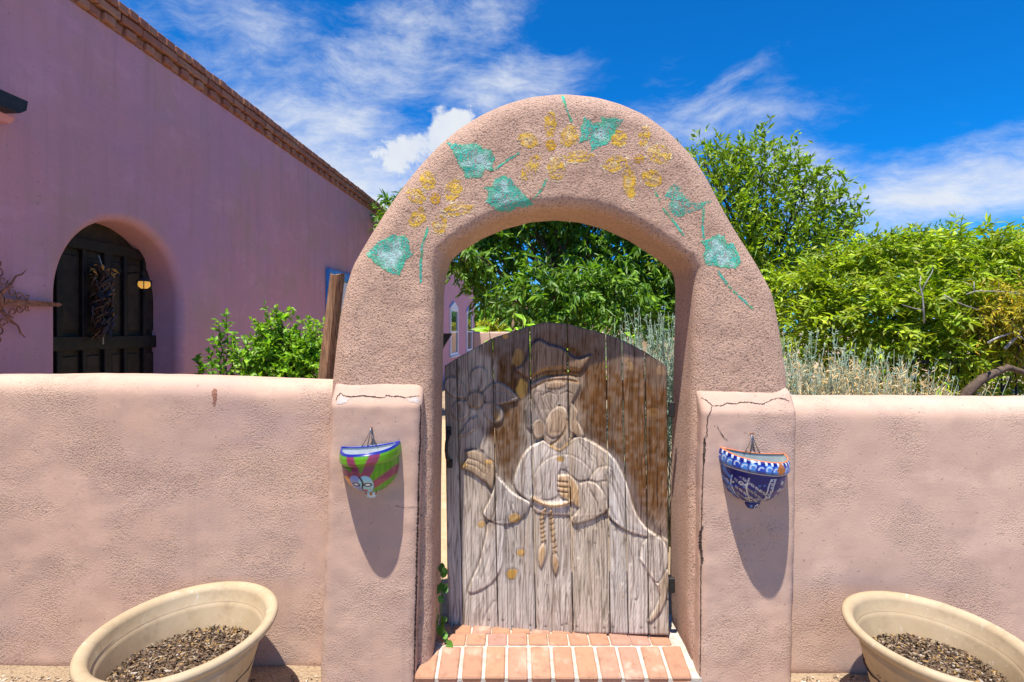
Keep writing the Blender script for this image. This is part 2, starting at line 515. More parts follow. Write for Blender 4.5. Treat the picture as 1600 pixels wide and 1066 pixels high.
tag(mesh('ground', V, Fc, M['ground'], None, True), 'bare sandy ground in front of and behind the stucco wall', None, None, 'structure')

tag(box('bounce_slab', (-1.55, 6.6, 0.02), (2.75, 7.0, 0.04), brickmat('bounce_slab_paving', [(0.56, 0.36, 0.20), (0.60, 0.40, 0.23)], .3), None, .004), 'unseen paving slab added behind the garden wall to bounce warm light onto the house', None, None, 'structure')  # unseen slab, added so sunlight bounces warm onto the house
# ------------------------------------------------------------------ garden walls
def lwarp(V):
    V = V.copy()
    k = np.clip(V[:, 2] / 1.36, 0, 1)
    V[:, 2] += k * np.clip(-(V[:, 0] + 0.9), 0, 3) * 0.018
    V[:, 2] += k ** 4 * 0.008 * np.sin(V[:, 0] * 2.7)
    return V
V, Fc = rslab(-2.97, -0.80, 2.745, 3.05, -0.06, 1.355, 0.085, 0.022, 0.0035, 2.2, lwarp)
wl = mesh('garden_wall', V, Fc, M['wall']); weld(wl)
tag(wl, 'low pink stucco garden wall running left from the archway to the house', 'wall', 'low stucco garden walls')
V, Fc = rslab(0.95, 4.6, 2.69, 2.995, -0.06, 1.278, 0.085, 0.024, 0.0035, 2.4, lambda V: V + np.stack([0 * V[:, 0], 0 * V[:, 0], np.clip(V[:, 2] / 1.28, 0, 1) * -0.004 * (V[:, 0] - 1)], 1))
wr = mesh('garden_wall', V, Fc, M['wall']); weld(wr)
tag(wr, 'low pink stucco garden wall running right from the archway under the green vines', 'wall', 'low stucco garden walls')

# ------------------------------------------------------------------ arched gateway
gway = empty('arched_gateway', (0.24, 2.85, 0), 'rough pink stucco archway painted with yellow flowers and teal leaves over the wooden gate', 'archway')
def resample(pts, n):
    pts = np.array(pts, float)
    d = np.concatenate([[0], np.cumsum(np.linalg.norm(np.diff(pts, axis=0), axis=1))])
    tt = np.linspace(0, d[-1], n)
    return np.stack([np.interp(tt, d, pts[:, k]) for k in range(pts.shape[1])], 1)
def smooth_line(p, it=6):
    p = p.copy()
    for _ in range(it):
        p[1:-1] = 0.25 * p[:-2] + 0.5 * p[1:-1] + 0.25 * p[2:]
    return p
def px2(pts, D):
    return [((x - HX) / F * D, CH - (y - HY) / F * D) for x, y in pts]
DO, DI = 2.74, 3.02
outL = px2([(514, 1110), (514, 1000), (514, 850), (515, 700), (518, 600), (522, 560), (529, 500), (538, 455)], DO)
outA = px2([(538, 455), (550, 415), (572, 377), (600, 332), (625, 296), (650, 264), (682, 229), (715, 201), (750, 179), (790, 161), (830, 150), (880, 145), (930, 150), (970, 161), (1010, 179), (1050, 209), (1085, 246), (1110, 286), (1130, 325), (1150, 360), (1172, 395), (1190, 425), (1208, 460)], DO)
outR = px2([(1208, 460), (1216, 500), (1222, 540), (1228, 580), (1232, 615), (1234, 700), (1234, 850), (1234, 1000), (1234, 1110)], DO)
innL = px2([(680, 1062), (688, 1000), (690, 900), (690, 800), (691, 700), (692, 620), (693, 560), (694, 500), (695, 455)], DI)
innA = px2([(695, 455), (698, 432), (706, 408), (720, 395), (755, 374), (790, 359), (830, 349), (867, 346), (905, 349), (942, 359), (980, 376), (1017, 400), (1040, 416), (1051, 430), (1054, 450)], DI)
innR = px2([(1054, 450), (1053, 500), (1051, 600), (1048, 700), (1046, 800), (1046, 900), (1048, 960), (1056, 1010), (1066, 1062)], DI)
nL, nA = 150, 250
O = np.concatenate([resample(outL, nL)[:-1], resample(outA, nA)[:-1], resample(outR, nL)])
I = np.concatenate([resample(innL, nL)[:-1], resample(innA, nA)[:-1], resample(innR, nL)])
O, I = smooth_line(O, 10), smooth_line(I, 8)
YF, YB = 2.665, 3.055
def ring_profile(Wd):
    """closed section: list of (q across 0..Wd, y)"""
    ri, ro, rb = 0.062, 0.11, 0.06
    pts = []
    def arc(cq, cy, r, a0, a1, n):
        for k in range(n):
            a = a0 + (a1 - a0) * k / (n - 1)
            pts.append((cq + r * math.cos(a), cy + r * math.sin(a)))
    arc(ri, YF + ri, ri, math.pi, 1.5 * math.pi, 9)
    for k in range(1, 46): pts.append((ri + (Wd - ro - ri) * k / 46, YF))
    arc(Wd - ro, YF + ro, ro, 1.5 * math.pi, 2 * math.pi, 11)
    for k in range(1, 5): pts.append((Wd, YF + ro + (YB - rb - YF - ro) * k / 5))
    arc(Wd - rb, YB - rb, rb, 0, 0.5 * math.pi, 6)
    for k in range(1, 8): pts.append((Wd - rb + (ri - Wd + rb) * k / 8, YB))
    arc(rb, YB - rb, rb, 0.5 * math.pi, math.pi, 6)
    for k in range(1, 12): pts.append((0, YB - rb + (YF + ri - YB + rb) * k / 12))
    return np.array(pts)
V, Fc = [], []
npf = None
for i in range(len(O)):
    d = O[i] - I[i]; Wd = np.linalg.norm(d); d = d / Wd
    pr = ring_profile(Wd); npf = len(pr)
    for q, y in pr:
        V.append((I[i][0] + d[0] * q, y, I[i][1] + d[1] * q))
V = np.array(V)
nzv = np.array([0.009 * fbm(p, 2.6) + 0.0035 * fbm(p, 11) for p in V])
V[:, 1] += nzv
V[:, 2] += nzv * 0.5
for i in range(len(O) - 1):
    for k in range(npf):
        k2 = (k + 1) % npf
        Fc.append((i * npf + k, i * npf + k2, (i + 1) * npf + k2, (i + 1) * npf + k))
arch = mesh('arch', V, Fc, M['arch'], gway); weld(arch, 1e-5)

def bwarp(xl_t, xr_t, xl_b, xr_b, x0, x1, ztop):
    def fn(V):
        V = V.copy()
        k = np.clip((1.25 - V[:, 2]) / 1.3, 0, 1)
        u = (V[:, 0] - x0) / (x1 - x0)
        xl = xl_t + (xl_b - xl_t) * k; xr = xr_t + (xr_b - xr_t) * k
        V[:, 0] = xl + (xr - xl) * u
        # sloping shoulder on top, running back into the arch
        s = np.clip((V[:, 2] - (ztop - 0.115)) / 0.115, 0, 1)
        V[:, 1] += s ** 1.25 * 0.085 * np.clip((2.70 - V[:, 1]) / 0.08, 0, 1)
        return V
    return fn
s26 = 2.6 / F
V, Fc = rslab(-.80, -.42, 2.60, 2.76, -.06, 1.372, 0.035, 0.011, 0.004, 3.1,
              bwarp((515 - 800) * s26, (658 - 800) * s26, (497 - 800) * s26, (647 - 800) * s26, -.80, -.42, 1.372))
bl = mesh('buttress', V, Fc, M['butt'], gway); weld(bl)
V, Fc = rslab(.86, 1.29, 2.60, 2.76, -.06, 1.342, 0.035, 0.011, 0.004, 3.3,
              bwarp((1098 - 800) * s26, (1249 - 800) * s26, (1093 - 800) * s26, (1240 - 800) * s26, .86, 1.29, 1.342))
br = mesh('buttress', V, Fc, M['butt'], gway); weld(br)

def bvh_of(objs):
    V, Fc = [], []
    for o in objs:
        b0 = len(V)
        V += [v.co.copy() for v in o.data.vertices]
        Fc += [tuple(b0 + i for i in p.vertices) for p in o.data.polygons]
    return BVHTree.FromPolygons(V, Fc)
FRONT = bvh_of([arch, bl, br, wl, wr])
EYE = Vector((0, 0, CH))
def hit(px, py):
    d = Vector(((px - HX) / F, 1.0, -(py - HY) / F)).normalized()
    h = FRONT.ray_cast(EYE, d)
    if h[0] is None or h[0].y > 3.1: return None, None
    n = h[1]
    if n.dot(d) > 0: n = -n
    return h[0], n

def ribbon(name, pts, wid, mat, parent, lift=0.0015, jag=0.5, seed=0, step=1.6):
    rr = random.Random(seed)
    p = resample(pts, max(3, int(sum(math.dist(pts[i], pts[i + 1]) for i in range(len(pts) - 1)) / step)))
    V, Fc = [], []
    ok = []
    for i in range(len(p)):
        a = p[max(i - 1, 0)]; c = p[min(i + 1, len(p) - 1)]
        d = (c - a) / (np.linalg.norm(c - a) + 1e-9)
        nn = np.array([-d[1], d[0]])
        w = wid * (0.35 + rr.random() * 1.1) * (0.4 + 0.6 * math.sin(math.pi * min(1, max(0, i / (len(p) - 1))) ) ** .4 )
        j = nn * (rr.random() - .5) * jag * 2
        row = []
        for s in (-.5, .5):
            q = p[i] + j + nn * w * s
            h, n = hit(*q)
            row.append(None if h is None else h + n * lift)
        ok.append(None not in row)
        for v, s in zip(row, (0, 1)):
            V.append(v if v is not None else Vector((0, 3, 0)))
    for i in range(len(p) - 1):
        if ok[i] and ok[i + 1]:
            a, b_ = V[2 * i], V[2 * i + 2]
            if (a - b_).length < 0.06:
                Fc.append((2 * i, 2 * i + 1, 2 * i + 3, 2 * i + 2))
    if Fc: return mesh(name, V, Fc, mat, parent)

# cracks and bare patches at the joints of the buttresses
ribbon('crack', [(656, 632), (657.5, 645), (656, 668), (656.5, 690), (655, 710), (654, 740), (653, 800), (651, 860), (650, 920), (648, 1000), (646.5, 1066)], 2.6, M['crack'], gway, .002, .5, 1)
ribbon('crack', [(525, 627), (527, 620), (532, 614.5), (538, 619), (550, 620), (565, 618.5), (580, 620), (593, 621.5), (601, 621), (604, 618), (614, 620), (620, 619), (634, 622), (640, 620), (655, 619)], 1.5, M['crack'], gway, .002, .5, 2)
ribbon('crack', [(1095.5, 621.5), (1104, 626), (1113, 634.5), (1110, 643), (1106, 652), (1104.5, 668), (1105, 680), (1101, 684), (1100, 700), (1098, 760), (1096, 830), (1095.5, 900), (1095, 1000), (1094, 1066)], 1.6, M['crack'], gway, .002, .6, 3)
ribbon('crack', [(1113, 634.5), (1128, 634), (1136, 630), (1150, 631.5), (1156, 629), (1172, 628.5), (1183, 631), (1192, 632), (1205, 625), (1216, 622), (1227, 624), (1233, 627)], 1.3, M['crack'], gway, .002, .5, 4)
ribbon('crack', [(1102, 685), (1101, 695), (1100.5, 712), (1100, 725)], 3.6, M['crack'], gway, .003, .6, 5)
ribbon('crack', [(1099, 822), (1095, 832), (1094.5, 850), (1097, 872), (1098, 880)], 4.2, M['crack'], gway, .003, .6, 6)
ribbon('crack', [(1120, 666), (1126, 676), (1131, 684), (1137, 689)], 1.2, M['crack'], gway, .002, .5, 7)
ribbon('crack', [(615, 790), (630, 793), (645, 792), (652, 793)], .8, M['crack'], gway, .002, .4, 8)

def poly_sd(px, py, poly):
    """signed distance (positive inside) of points to a closed polygon"""
    poly = np.array(poly, float)
    x, y = px, py
    d2 = np.full(x.shape, 1e18); ins = np.zeros(x.shape, bool)
    n = len(poly)
    for i in range(n):
        a = poly[i]; b_ = poly[(i + 1) % n]
        ex, ey = b_ - a
        wx, wy = x - a[0], y - a[1]
        tt = np.clip((wx * ex + wy * ey) / (ex * ex + ey * ey + 1e-12), 0, 1)
        dx, dy = wx - ex * tt, wy - ey * tt
        d2 = np.minimum(d2, dx * dx + dy * dy)
        c = ((a[1] <= y) & (b_[1] > y)) | ((b_[1] <= y) & (a[1] > y))
        with np.errstate(divide='ignore', invalid='ignore'):
            xi = a[0] + (y - a[1]) / (b_[1] - a[1] + 1e-12) * ex
        ins ^= c & (x < xi)
    d = np.sqrt(d2)
    return np.where(ins, d, -d)
def line_d(px, py, pts):
    pts = np.array(pts, float)
    d2 = np.full(px.shape, 1e18)
    for a, b_ in zip(pts[:-1], pts[1:]):
        ex, ey = b_ - a
        wx, wy = px - a[0], py - a[1]
        tt = np.clip((wx * ex + wy * ey) / (ex * ex + ey * ey + 1e-12), 0, 1)
        d2 = np.minimum(d2, (wx - ex * tt) ** 2 + (wy - ey * tt) ** 2)
    return np.sqrt(d2)
def vnoise(shape, cell, rng):
    """smooth value noise on a grid, about 0..1"""
    h, w = shape
    gh, gw = int(h / cell) + 3, int(w / cell) + 3
    g = rng.random((gh, gw))
    yy = np.arange(h) / cell; xx = np.arange(w) / cell
    y0 = yy.astype(int); x0 = xx.astype(int)
    fy = (yy - y0)[:, None]; fx = (xx - x0)[None, :]
    fy = fy * fy * (3 - 2 * fy); fx = fx * fx * (3 - 2 * fx)
    a = g[np.ix_(y0, x0)]; b_ = g[np.ix_(y0, x0 + 1)]; c = g[np.ix_(y0 + 1, x0)]; d = g[np.ix_(y0 + 1, x0 + 1)]
    return (a * (1 - fx) + b_ * fx) * (1 - fy) + (c * (1 - fx) + d * fx) * fy

M['paint'] = vcol('faded_wall_paint', 0.9, 0.1, 0, 0.12, 60, 0.006, 110)
def painted(name, shapes, parent, step=0.85, seed=0, label=None):
    """paint dabs lying on the stucco: shapes = list of (kind, data, colours, cover); paint caught on the grain, so it breaks up"""
    rng = np.random.default_rng(seed)
    xs = np.concatenate([np.array(s[1])[:, 0] if s[0] != 'ell' else np.array([s[1][0] - max(s[1][2:4]), s[1][0] + max(s[1][2:4])]) for s in shapes])
    ys = np.concatenate([np.array(s[1])[:, 1] if s[0] != 'ell' else np.array([s[1][1] - max(s[1][2:4]), s[1][1] + max(s[1][2:4])]) for s in shapes])
    x0, x1, y0, y1 = xs.min() - 5, xs.max() + 5, ys.min() - 5, ys.max() + 5
    gx = np.arange(x0, x1, step); gy = np.arange(y0, y1, step)
    X, Y = np.meshgrid(gx, gy)
    n1 = vnoise(X.shape, 2.2, rng); n2 = vnoise(X.shape, 5, rng); n3 = vnoise(X.shape, 11, rng)
    keep = np.zeros(X.shape, bool); colr = np.zeros((*X.shape, 3))
    for kind, data, cols, cov in shapes:
        if kind == 'poly': sd = poly_sd(X, Y, data)
        elif kind == 'ell':
            cx, cy, rx, ry, an = data
            ca, sa = math.cos(R(an)), math.sin(R(an))
            u = ((X - cx) * ca + (Y - cy) * sa) / rx; v = (-(X - cx) * sa + (Y - cy) * ca) / ry
            sd = (1 - np.sqrt(u * u + v * v)) * min(rx, ry)
        else:
            sd = cols[2] if False else 1.7 - line_d(X, Y, data)
        edge = sd + (n2 - 0.5) * 3.4 + (n1 - 0.5) * 2.0 if kind != 'line' else sd + (n2 - .5) * 1.6
        dens = cov + (n3 - 0.5) * 0.28
        if kind == 'ell': dens = dens + .20 * np.sin(v * 7 + n2 * 5)
        k = (edge > 0) & (n1 * 0.5 + rng.random(X.shape) * 0.5 < dens)
        f = np.clip((n3 - 0.3) * 2.2, 0, 1)[..., None]
        w = (np.clip((np.clip(sd / 14, 0, 1) * 0.45 + n3 * 0.8 + n1 * .35 - 0.72) * 2.0, 0, 1) * .75)[..., None]
        c = np.array(cols[0]) * (1 - f) + np.array(cols[1]) * f
        c = c * (1 - w) + np.array(cols[2]) * w
        colr[k] = c[k]; keep |= k
    V, C, Fc, ids = [], [], [], {}
    def vid(i, j):
        if (i, j) in ids: return ids[(i, j)]
        h, n = hit(gx[j], gy[i])
        if h is None: ids[(i, j)] = None; return None
        V.append(h + n * 0.0012); C.append(colr[min(i, X.shape[0] - 1), j]); ids[(i, j)] = len(V) - 1
        return len(V) - 1
    I_, J_ = np.nonzero(keep[:-1, :-1])
    for i, j in zip(I_, J_):
        q = [vid(i, j), vid(i + 1, j), vid(i + 1, j + 1), vid(i, j + 1)]
        if None in q: continue
        for k_, (a, b2) in zip(q, ((i, j), (i + 1, j), (i + 1, j + 1), (i, j + 1))):
            if colr[a, b2].sum() == 0: C[k_] = colr[i, j]
        Fc.append(tuple(q))
    o = mesh(name, V, Fc, M['paint'], parent, True, np.array(C))
    if label: o['label'] = label
    return o
TEAL, GREEN, PALE = (0.08, 0.50, 0.38), (0.09, 0.46, 0.23), (0.55, 0.68, 0.70)
leafc = (TEAL, GREEN, PALE)
LEAVES = [
    ([(572, 397), (591, 376), (600, 373), (614, 367), (630, 369), (639, 376), (638, 388), (646, 397), (634, 406), (628, 417), (626, 430), (614, 429), (598, 421), (585, 410)], [[(668, 356), (659, 385), (657, 410), (657, 441)]]),
    ([(699, 224), (724, 225), (746, 224), (754, 231), (767, 234), (773, 246), (767, 259), (772, 267), (759, 265), (749, 279), (727, 278), (724, 268), (714, 251), (707, 236)], [[(775, 263), (791, 251), (810, 239)]]),
    ([(774, 278), (786, 273), (799, 278), (803, 287), (818, 302), (834, 319), (821, 323), (806, 324), (795, 331), (780, 330), (765, 321), (758, 315), (763, 300), (756, 293), (768, 291)], [[(853, 281), (844, 298), (834, 310)]]),
    ([(913, 183), (920, 186), (926, 193), (940, 192), (937, 182), (956, 184), (974, 187), (965, 197), (958, 211), (949, 224), (935, 229), (923, 236), (921, 218), (905, 223), (908, 208), (906, 200)], [[(879, 150), (884, 168), (892, 188)]]),
    ([(1054, 285), (1064, 294), (1072, 309), (1085, 316), (1110, 314), (1096, 324), (1081, 331), (1064, 339), (1051, 335), (1042, 324), (1046, 311), (1033, 309), (1041, 300)], [[(1023, 299), (1029, 312)], [(1036, 326), (1051, 344), (1067, 366)]]),
    ([(1093, 376), (1107, 373), (1121, 364), (1131, 369), (1133, 378), (1146, 382), (1152, 393), (1159, 410), (1148, 419), (1126, 417), (1103, 414), (1098, 399), (1102, 384)], [[(1099, 326), (1097, 352), (1099, 371)], [(1122, 424), (1137, 446), (1175, 482)]]),
]
for i, (pl, stems) in enumerate(LEAVES):
    painted('painted_leaf', [('poly', pl, leafc, 0.66 if i != 4 else .54)] + [('line', s_, (GREEN, TEAL, TEAL), 0.6) for s_ in stems], gway, seed=20 + i)
YEL, ORG, CRM = (0.72, 0.46, 0.07), (0.66, 0.36, 0.03), (0.76, 0.63, 0.40)
FLOWERS = [
    ([(708, 297, 12, 18, 20), (715, 327, 23, 10, -8), (687, 351, 12, 14, 0), (652, 340, 11, 17, 35), (650, 306, 16, 11, 25), (668, 282, 12, 14, 0)], (680, 310, 8, 9, 0)),
    ([(825, 219, 15, 11, 25), (860, 193, 9, 21, 5), (829, 262, 11, 23, 32), (869, 264, 13, 18, -10), (889, 213, 13, 17, 15), (902, 245, 24, 9, -5)], (860, 227, 9, 9, 0)),
    ([(961, 256, 19, 12, -20), (983, 286, 10, 25, -5), (1018, 279, 16, 13, 20), (1030, 241, 19, 15, 20), (1006, 213, 9, 15, 10), (967, 216, 12, 13, 0)], (998, 248, 8, 7, 0)),
]
for i, (pet, cen) in enumerate(FLOWERS):
    sh = [('ell', (e[0], e[1], e[2] * 1.25, e[3] * 1.25, e[4]), (CRM, CRM, CRM), .26) for e in pet]
    sh += [('ell', (e[0], e[1], e[2] * 1.02, e[3] * 1.02, e[4]), (YEL, ORG, CRM), (0.60, 0.66, 0.54, .62, .50, .46)[(k * 5 + i) % 6]) for k, e in enumerate(pet)]
    sh.append(('ell', cen, (ORG, ORG, YEL), 0.6))
    painted('painted_flower', sh, gway, seed=40 + i)
# bare white plaster showing where the skin has come off
M['patchv'] = vcol('bare_plaster', 0.9, 0.1, 0, 0.1, 30)
WHT = ((0.55, 0.48, 0.43), (0.52, 0.44, 0.38), (0.58, 0.53, 0.50))
painted('plaster_patch', [('poly', [(526, 629), (529, 622), (534, 618), (541, 622), (549, 622), (541, 629), (533, 632)], WHT, 1.2)], gway, seed=60)
painted('plaster_patch', [('poly', [(636, 624), (645, 621), (655, 621), (657, 628), (648, 629), (640, 628)], WHT, 1.2)], gway, seed=61)

painted('paint_smear', [('poly', [(331, 612), (334, 606), (338, 610), (337, 634), (332, 635), (333, 622)], ((.34, .16, .11), (.38, .19, .13), (.36, .18, .12)), .95)], wl, seed=70)
# ------------------------------------------------------------------ brick threshold
thr_o = empty('brick_threshold', (0.2, 2.75, 0), 'sloping threshold of orange bricks under the wooden gate', 'threshold')
# mortar bed: sloped front and flat back
prof = [(2.605, -0.05), (2.605, 0.028), (2.785, 0.073), (3.10, 0.075), (3.10, -0.05)]
V = [(x, y, z) for x in (-0.44, 0.88) for y, z in prof]
n = len(prof)
Fc = [(i, (i + 1) % n, n + (i + 1) % n, n + i) for i in range(n)] + [tuple(range(n))[::-1], tuple(range(n, 2 * n))]
mesh('mortar_bed', V, Fc, M['mortar'], thr_o)
def brick_mesh(name, s, bev=0.006):
    bm = bmesh.new(); bmesh.ops.create_cube(bm, size=1.0); bmesh.ops.scale(bm, vec=s, verts=bm.verts)
    bmesh.ops.bevel(bm, geom=bm.edges[:], offset=bev, segments=1, affect='EDGES')
    me = bpy.data.meshes.new(name); bm.to_mesh(me); bm.free(); return me
bmA = brick_mesh('brick_sloped', (0.090, 0.188, 0.05)); bmA.materials.append(M['paver'])
ang = math.atan2(0.045, 0.18)
for i in range(12):
    x = -0.394 + i * 0.1055 + random.uniform(-.002, .002)
    o = bpy.data.objects.new('brick', bmA); COL.objects.link(o)
    o.parent = thr_o; o.matrix_parent_inverse = Matrix.Translation(-Vector(thr_o.location))
    o.location = (x, 2.694 + random.uniform(-.003, .003), 0.034 + random.uniform(-.0015, .0015))
    o.rotation_euler = (ang + random.uniform(-.01, .01), random.uniform(-.012, .012), random.uniform(-.012, .012) - 0.0)
bmB = brick_mesh('brick_flat', (0.094, 0.10, 0.05)); bmB.materials.append(M['paver'])
for r_ in range(3):
    for i in range(12):
        x = -0.375 + i * 0.1005 + random.uniform(-.002, .002) + (0.02 if r_ == 1 else 0)
        o = bpy.data.objects.new('brick', bmB); COL.objects.link(o)
        o.parent = thr_o; o.matrix_parent_inverse = Matrix.Translation(-Vector(thr_o.location))
        o.location = (x, 2.842 + r_ * 0.104, 0.058 + random.uniform(-.0015, .0015))
        o.rotation_euler = (random.uniform(-.01, .01), random.uniform(-.01, .01), random.uniform(-.012, .012))
# lower course showing its face at the front
bmC = brick_mesh('brick_front', (0.096, 0.09, 0.06)); bmC.materials.append(M['paver'])
for i in range(12):
    o = bpy.data.objects.new('brick', bmC); COL.objects.link(o)
    o.parent = thr_o; o.matrix_parent_inverse = Matrix.Translation(-Vector(thr_o.location))
    o.location = (-0.394 + i * 0.1055, 2.640, -0.018 + random.uniform(-.001, .001)); o.rotation_euler = (0, 0, random.uniform(-.02, .02))

# ------------------------------------------------------------------ carved wooden gate
GR, GL = (0.771, 2.845), (-0.354, 2.985)         # hinge side, latch side (stands a little ajar)
def gplane(px, py):
    """point of the gate's front plane seen at a direction"""
    k = (GL[1] - GR[1]) / (GL[0] - GR[0])
    u = (px - HX) / F
    D = (GR[1] - k * GR[0]) / (1 - k * u)
    return np.stack([u * D, D, CH - (py - HY) / F * D], -1)
gx0, gx1, gy0, gy1, gst = 690.0, 1050.0, 498.0, 998.0, 1.15
gxs = np.arange(gx0, gx1, gst); gys = np.arange(gy0, gy1, gst)
GX, GY = np.meshgrid(gxs, gys)
rngc = np.random.default_rng(5)
nz1, nz2, nz3 = vnoise(GX.shape, 6, rngc), vnoise(GX.shape, 22, rngc), vnoise(GX.shape, 60, rngc)
H = np.zeros(GX.shape); C = np.zeros((*GX.shape, 3))
BROWN, GREY, PALEG, DKG = np.array((0.135, 0.062, 0.020)), np.array((0.44, 0.375, 0.30)), np.array((0.58, 0.525, 0.465)), np.array((0.17, 0.135, 0.11))
CREAM, TAN, KNOT, LTAN = np.array((0.78, 0.68, 0.56)), np.array((0.48, 0.31, 0.15)), np.array((0.52, 0.30, 0.07)), np.array((0.54, 0.39, 0.23))
C[:] = GREY
def sstep(a, b_, x):
    t_ = np.clip((x - a) / (b_ - a), 0, 1); return t_ * t_ * (3 - 2 * t_)
def cmix(w, col):
    global C
    w = np.clip(w, 0, 1)[..., None]; C = C * (1 - w) + np.array(col) * w
# stained background
bgm = sstep(-14, 14, poly_sd(GX, GY, [(735, 480), (1060, 480), (1060, 850), (1030, 838), (1011, 828), (996, 808), (981, 762), (962, 722), (930, 690), (905, 660), (905, 600), (830, 600), (826, 690), (810, 715), (795, 745), (770, 730), (765, 660), (770, 560)]) + (nz2 - .5) * 26)
cmix(bgm * (0.92 + 0.3 * (nz1 - .5)), BROWN)
cmix(sstep(60, 0, GX - 690) * 0.65 * sstep(760, 700, GY), DKG)  # left planks darkened in colour where the jamb's shadow falls
# weathered grey along the top edge, with the arch's shadow painted in
topc = np.interp(GX, [690, 713, 769, 827, 851, 886, 947, 972, 1008, 1045], [575, 560, 528, 509, 503, 506, 522, 531, 549.6, 575])
cmix(sstep(55, 5, GY - topc + (nz2 - .5) * 40) * 0.6, (0.20, 0.165, 0.14))
cmix(sstep(760, 930, GY + (nz3 - .5) * 60) * 0.65, PALEG)
H -= 0.004 * bgm

def layer(poly, level, pil=0.0, Rr=10, e=1.6, col=None, cw=0.8, rim=0.0):
    """a raised relief piece"""
    global H
    sd = poly_sd(GX, GY, poly)
    e = e * .6
    w = sstep(-e, e, sd)
    hh = level + .35 * pil * sstep(0, 1, np.clip(sd / Rr, 0, 1))
    H[:] = H * (1 - w) + hh * w
    if col is not None: cmix(w * cw * (0.75 + 0.5 * nz1), col)
    cmix(np.exp(-((sd + 2.0) / 1.7) ** 2) * .50, (0.10, .075, .06))  # dark outline in the colour, standing in for shadow under the edges
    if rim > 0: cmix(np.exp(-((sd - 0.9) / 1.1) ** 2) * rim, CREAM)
def groove(pts, w, dep, col=None, cw=0.7):
    global H
    g = np.exp(-(line_d(GX, GY, pts) / w) ** 2); H -= g * dep
    if col is not None: cmix(g * cw, col)
def scoop(pts, w, dep):
    groove(pts, w, dep)
def arcpts(cx, cy, rx, ry, an=0, n=20):
    ca, sa = math.cos(R(an)), math.sin(R(an))
    return [(cx + rx * math.cos(t_) * ca - ry * math.sin(t_) * sa, cy + rx * math.cos(t_) * sa + ry * math.sin(t_) * ca) for t_ in np.linspace(0, 2 * math.pi, n, endpoint=False)]
def curve(pts, n=24):
    """smooth a traced polyline"""
    p = resample(pts, n); return [tuple(v) for v in smooth_line(p, 2)]

# sunk ground along the figure's outline
scoop(curve([(801, 757), (807, 736), (813, 719), (820, 706), (830, 697), (848, 688)]), 9, .006)
scoop(curve([(902, 680), (927, 691), (949, 706), (963, 721), (976, 744), (984, 762), (990, 785), (999, 807), (1014, 826), (1032, 836), (1043, 848)]), 10, .007)
groove(curve([(902, 678), (927, 689), (950, 704), (965, 720), (979, 744), (988, 764), (994, 785), (1003, 805), (1016, 822), (1034, 832)]), 6, 0, (0.22, 0.17, 0.145), .75)
# robe: lower part, cloak, sleeves
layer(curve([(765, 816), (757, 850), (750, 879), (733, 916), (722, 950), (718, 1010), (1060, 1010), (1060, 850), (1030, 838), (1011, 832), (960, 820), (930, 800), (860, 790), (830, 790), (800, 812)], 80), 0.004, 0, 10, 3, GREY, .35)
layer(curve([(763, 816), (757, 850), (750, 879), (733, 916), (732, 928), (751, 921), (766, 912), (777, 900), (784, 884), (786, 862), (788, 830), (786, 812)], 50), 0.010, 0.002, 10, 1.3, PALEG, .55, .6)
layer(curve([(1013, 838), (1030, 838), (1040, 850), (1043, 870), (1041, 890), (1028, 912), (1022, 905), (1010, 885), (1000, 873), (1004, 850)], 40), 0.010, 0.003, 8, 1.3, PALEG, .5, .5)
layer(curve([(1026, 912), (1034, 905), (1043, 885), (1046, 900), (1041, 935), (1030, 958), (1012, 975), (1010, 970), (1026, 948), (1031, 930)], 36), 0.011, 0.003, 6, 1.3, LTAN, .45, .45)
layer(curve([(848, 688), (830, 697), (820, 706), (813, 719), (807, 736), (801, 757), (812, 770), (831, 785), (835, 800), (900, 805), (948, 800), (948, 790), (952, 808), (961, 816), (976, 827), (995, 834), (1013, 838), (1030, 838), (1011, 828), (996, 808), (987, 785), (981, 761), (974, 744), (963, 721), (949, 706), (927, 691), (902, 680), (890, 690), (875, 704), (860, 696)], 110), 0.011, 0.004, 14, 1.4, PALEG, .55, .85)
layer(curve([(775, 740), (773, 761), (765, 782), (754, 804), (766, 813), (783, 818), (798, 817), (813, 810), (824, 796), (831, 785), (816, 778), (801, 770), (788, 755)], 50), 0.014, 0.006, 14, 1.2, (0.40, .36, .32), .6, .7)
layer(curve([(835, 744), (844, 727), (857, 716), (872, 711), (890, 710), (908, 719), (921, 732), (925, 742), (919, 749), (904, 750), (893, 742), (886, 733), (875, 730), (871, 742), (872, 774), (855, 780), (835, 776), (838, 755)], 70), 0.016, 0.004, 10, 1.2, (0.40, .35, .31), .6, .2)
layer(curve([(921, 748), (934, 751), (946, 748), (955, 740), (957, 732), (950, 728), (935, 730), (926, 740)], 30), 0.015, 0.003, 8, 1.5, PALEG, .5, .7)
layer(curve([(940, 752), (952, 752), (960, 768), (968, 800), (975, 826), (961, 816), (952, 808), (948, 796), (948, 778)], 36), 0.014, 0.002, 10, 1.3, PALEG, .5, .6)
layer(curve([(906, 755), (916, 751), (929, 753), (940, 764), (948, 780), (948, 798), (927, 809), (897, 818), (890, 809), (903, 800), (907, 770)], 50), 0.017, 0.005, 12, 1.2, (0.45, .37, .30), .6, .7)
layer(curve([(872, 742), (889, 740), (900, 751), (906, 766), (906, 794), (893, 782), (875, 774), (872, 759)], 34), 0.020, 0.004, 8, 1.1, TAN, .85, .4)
for yy in (751, 759, 767):
    groove([(872, yy), (887, yy + 1.5)], 1.2, .005, (0.12, .07, .03), .8)
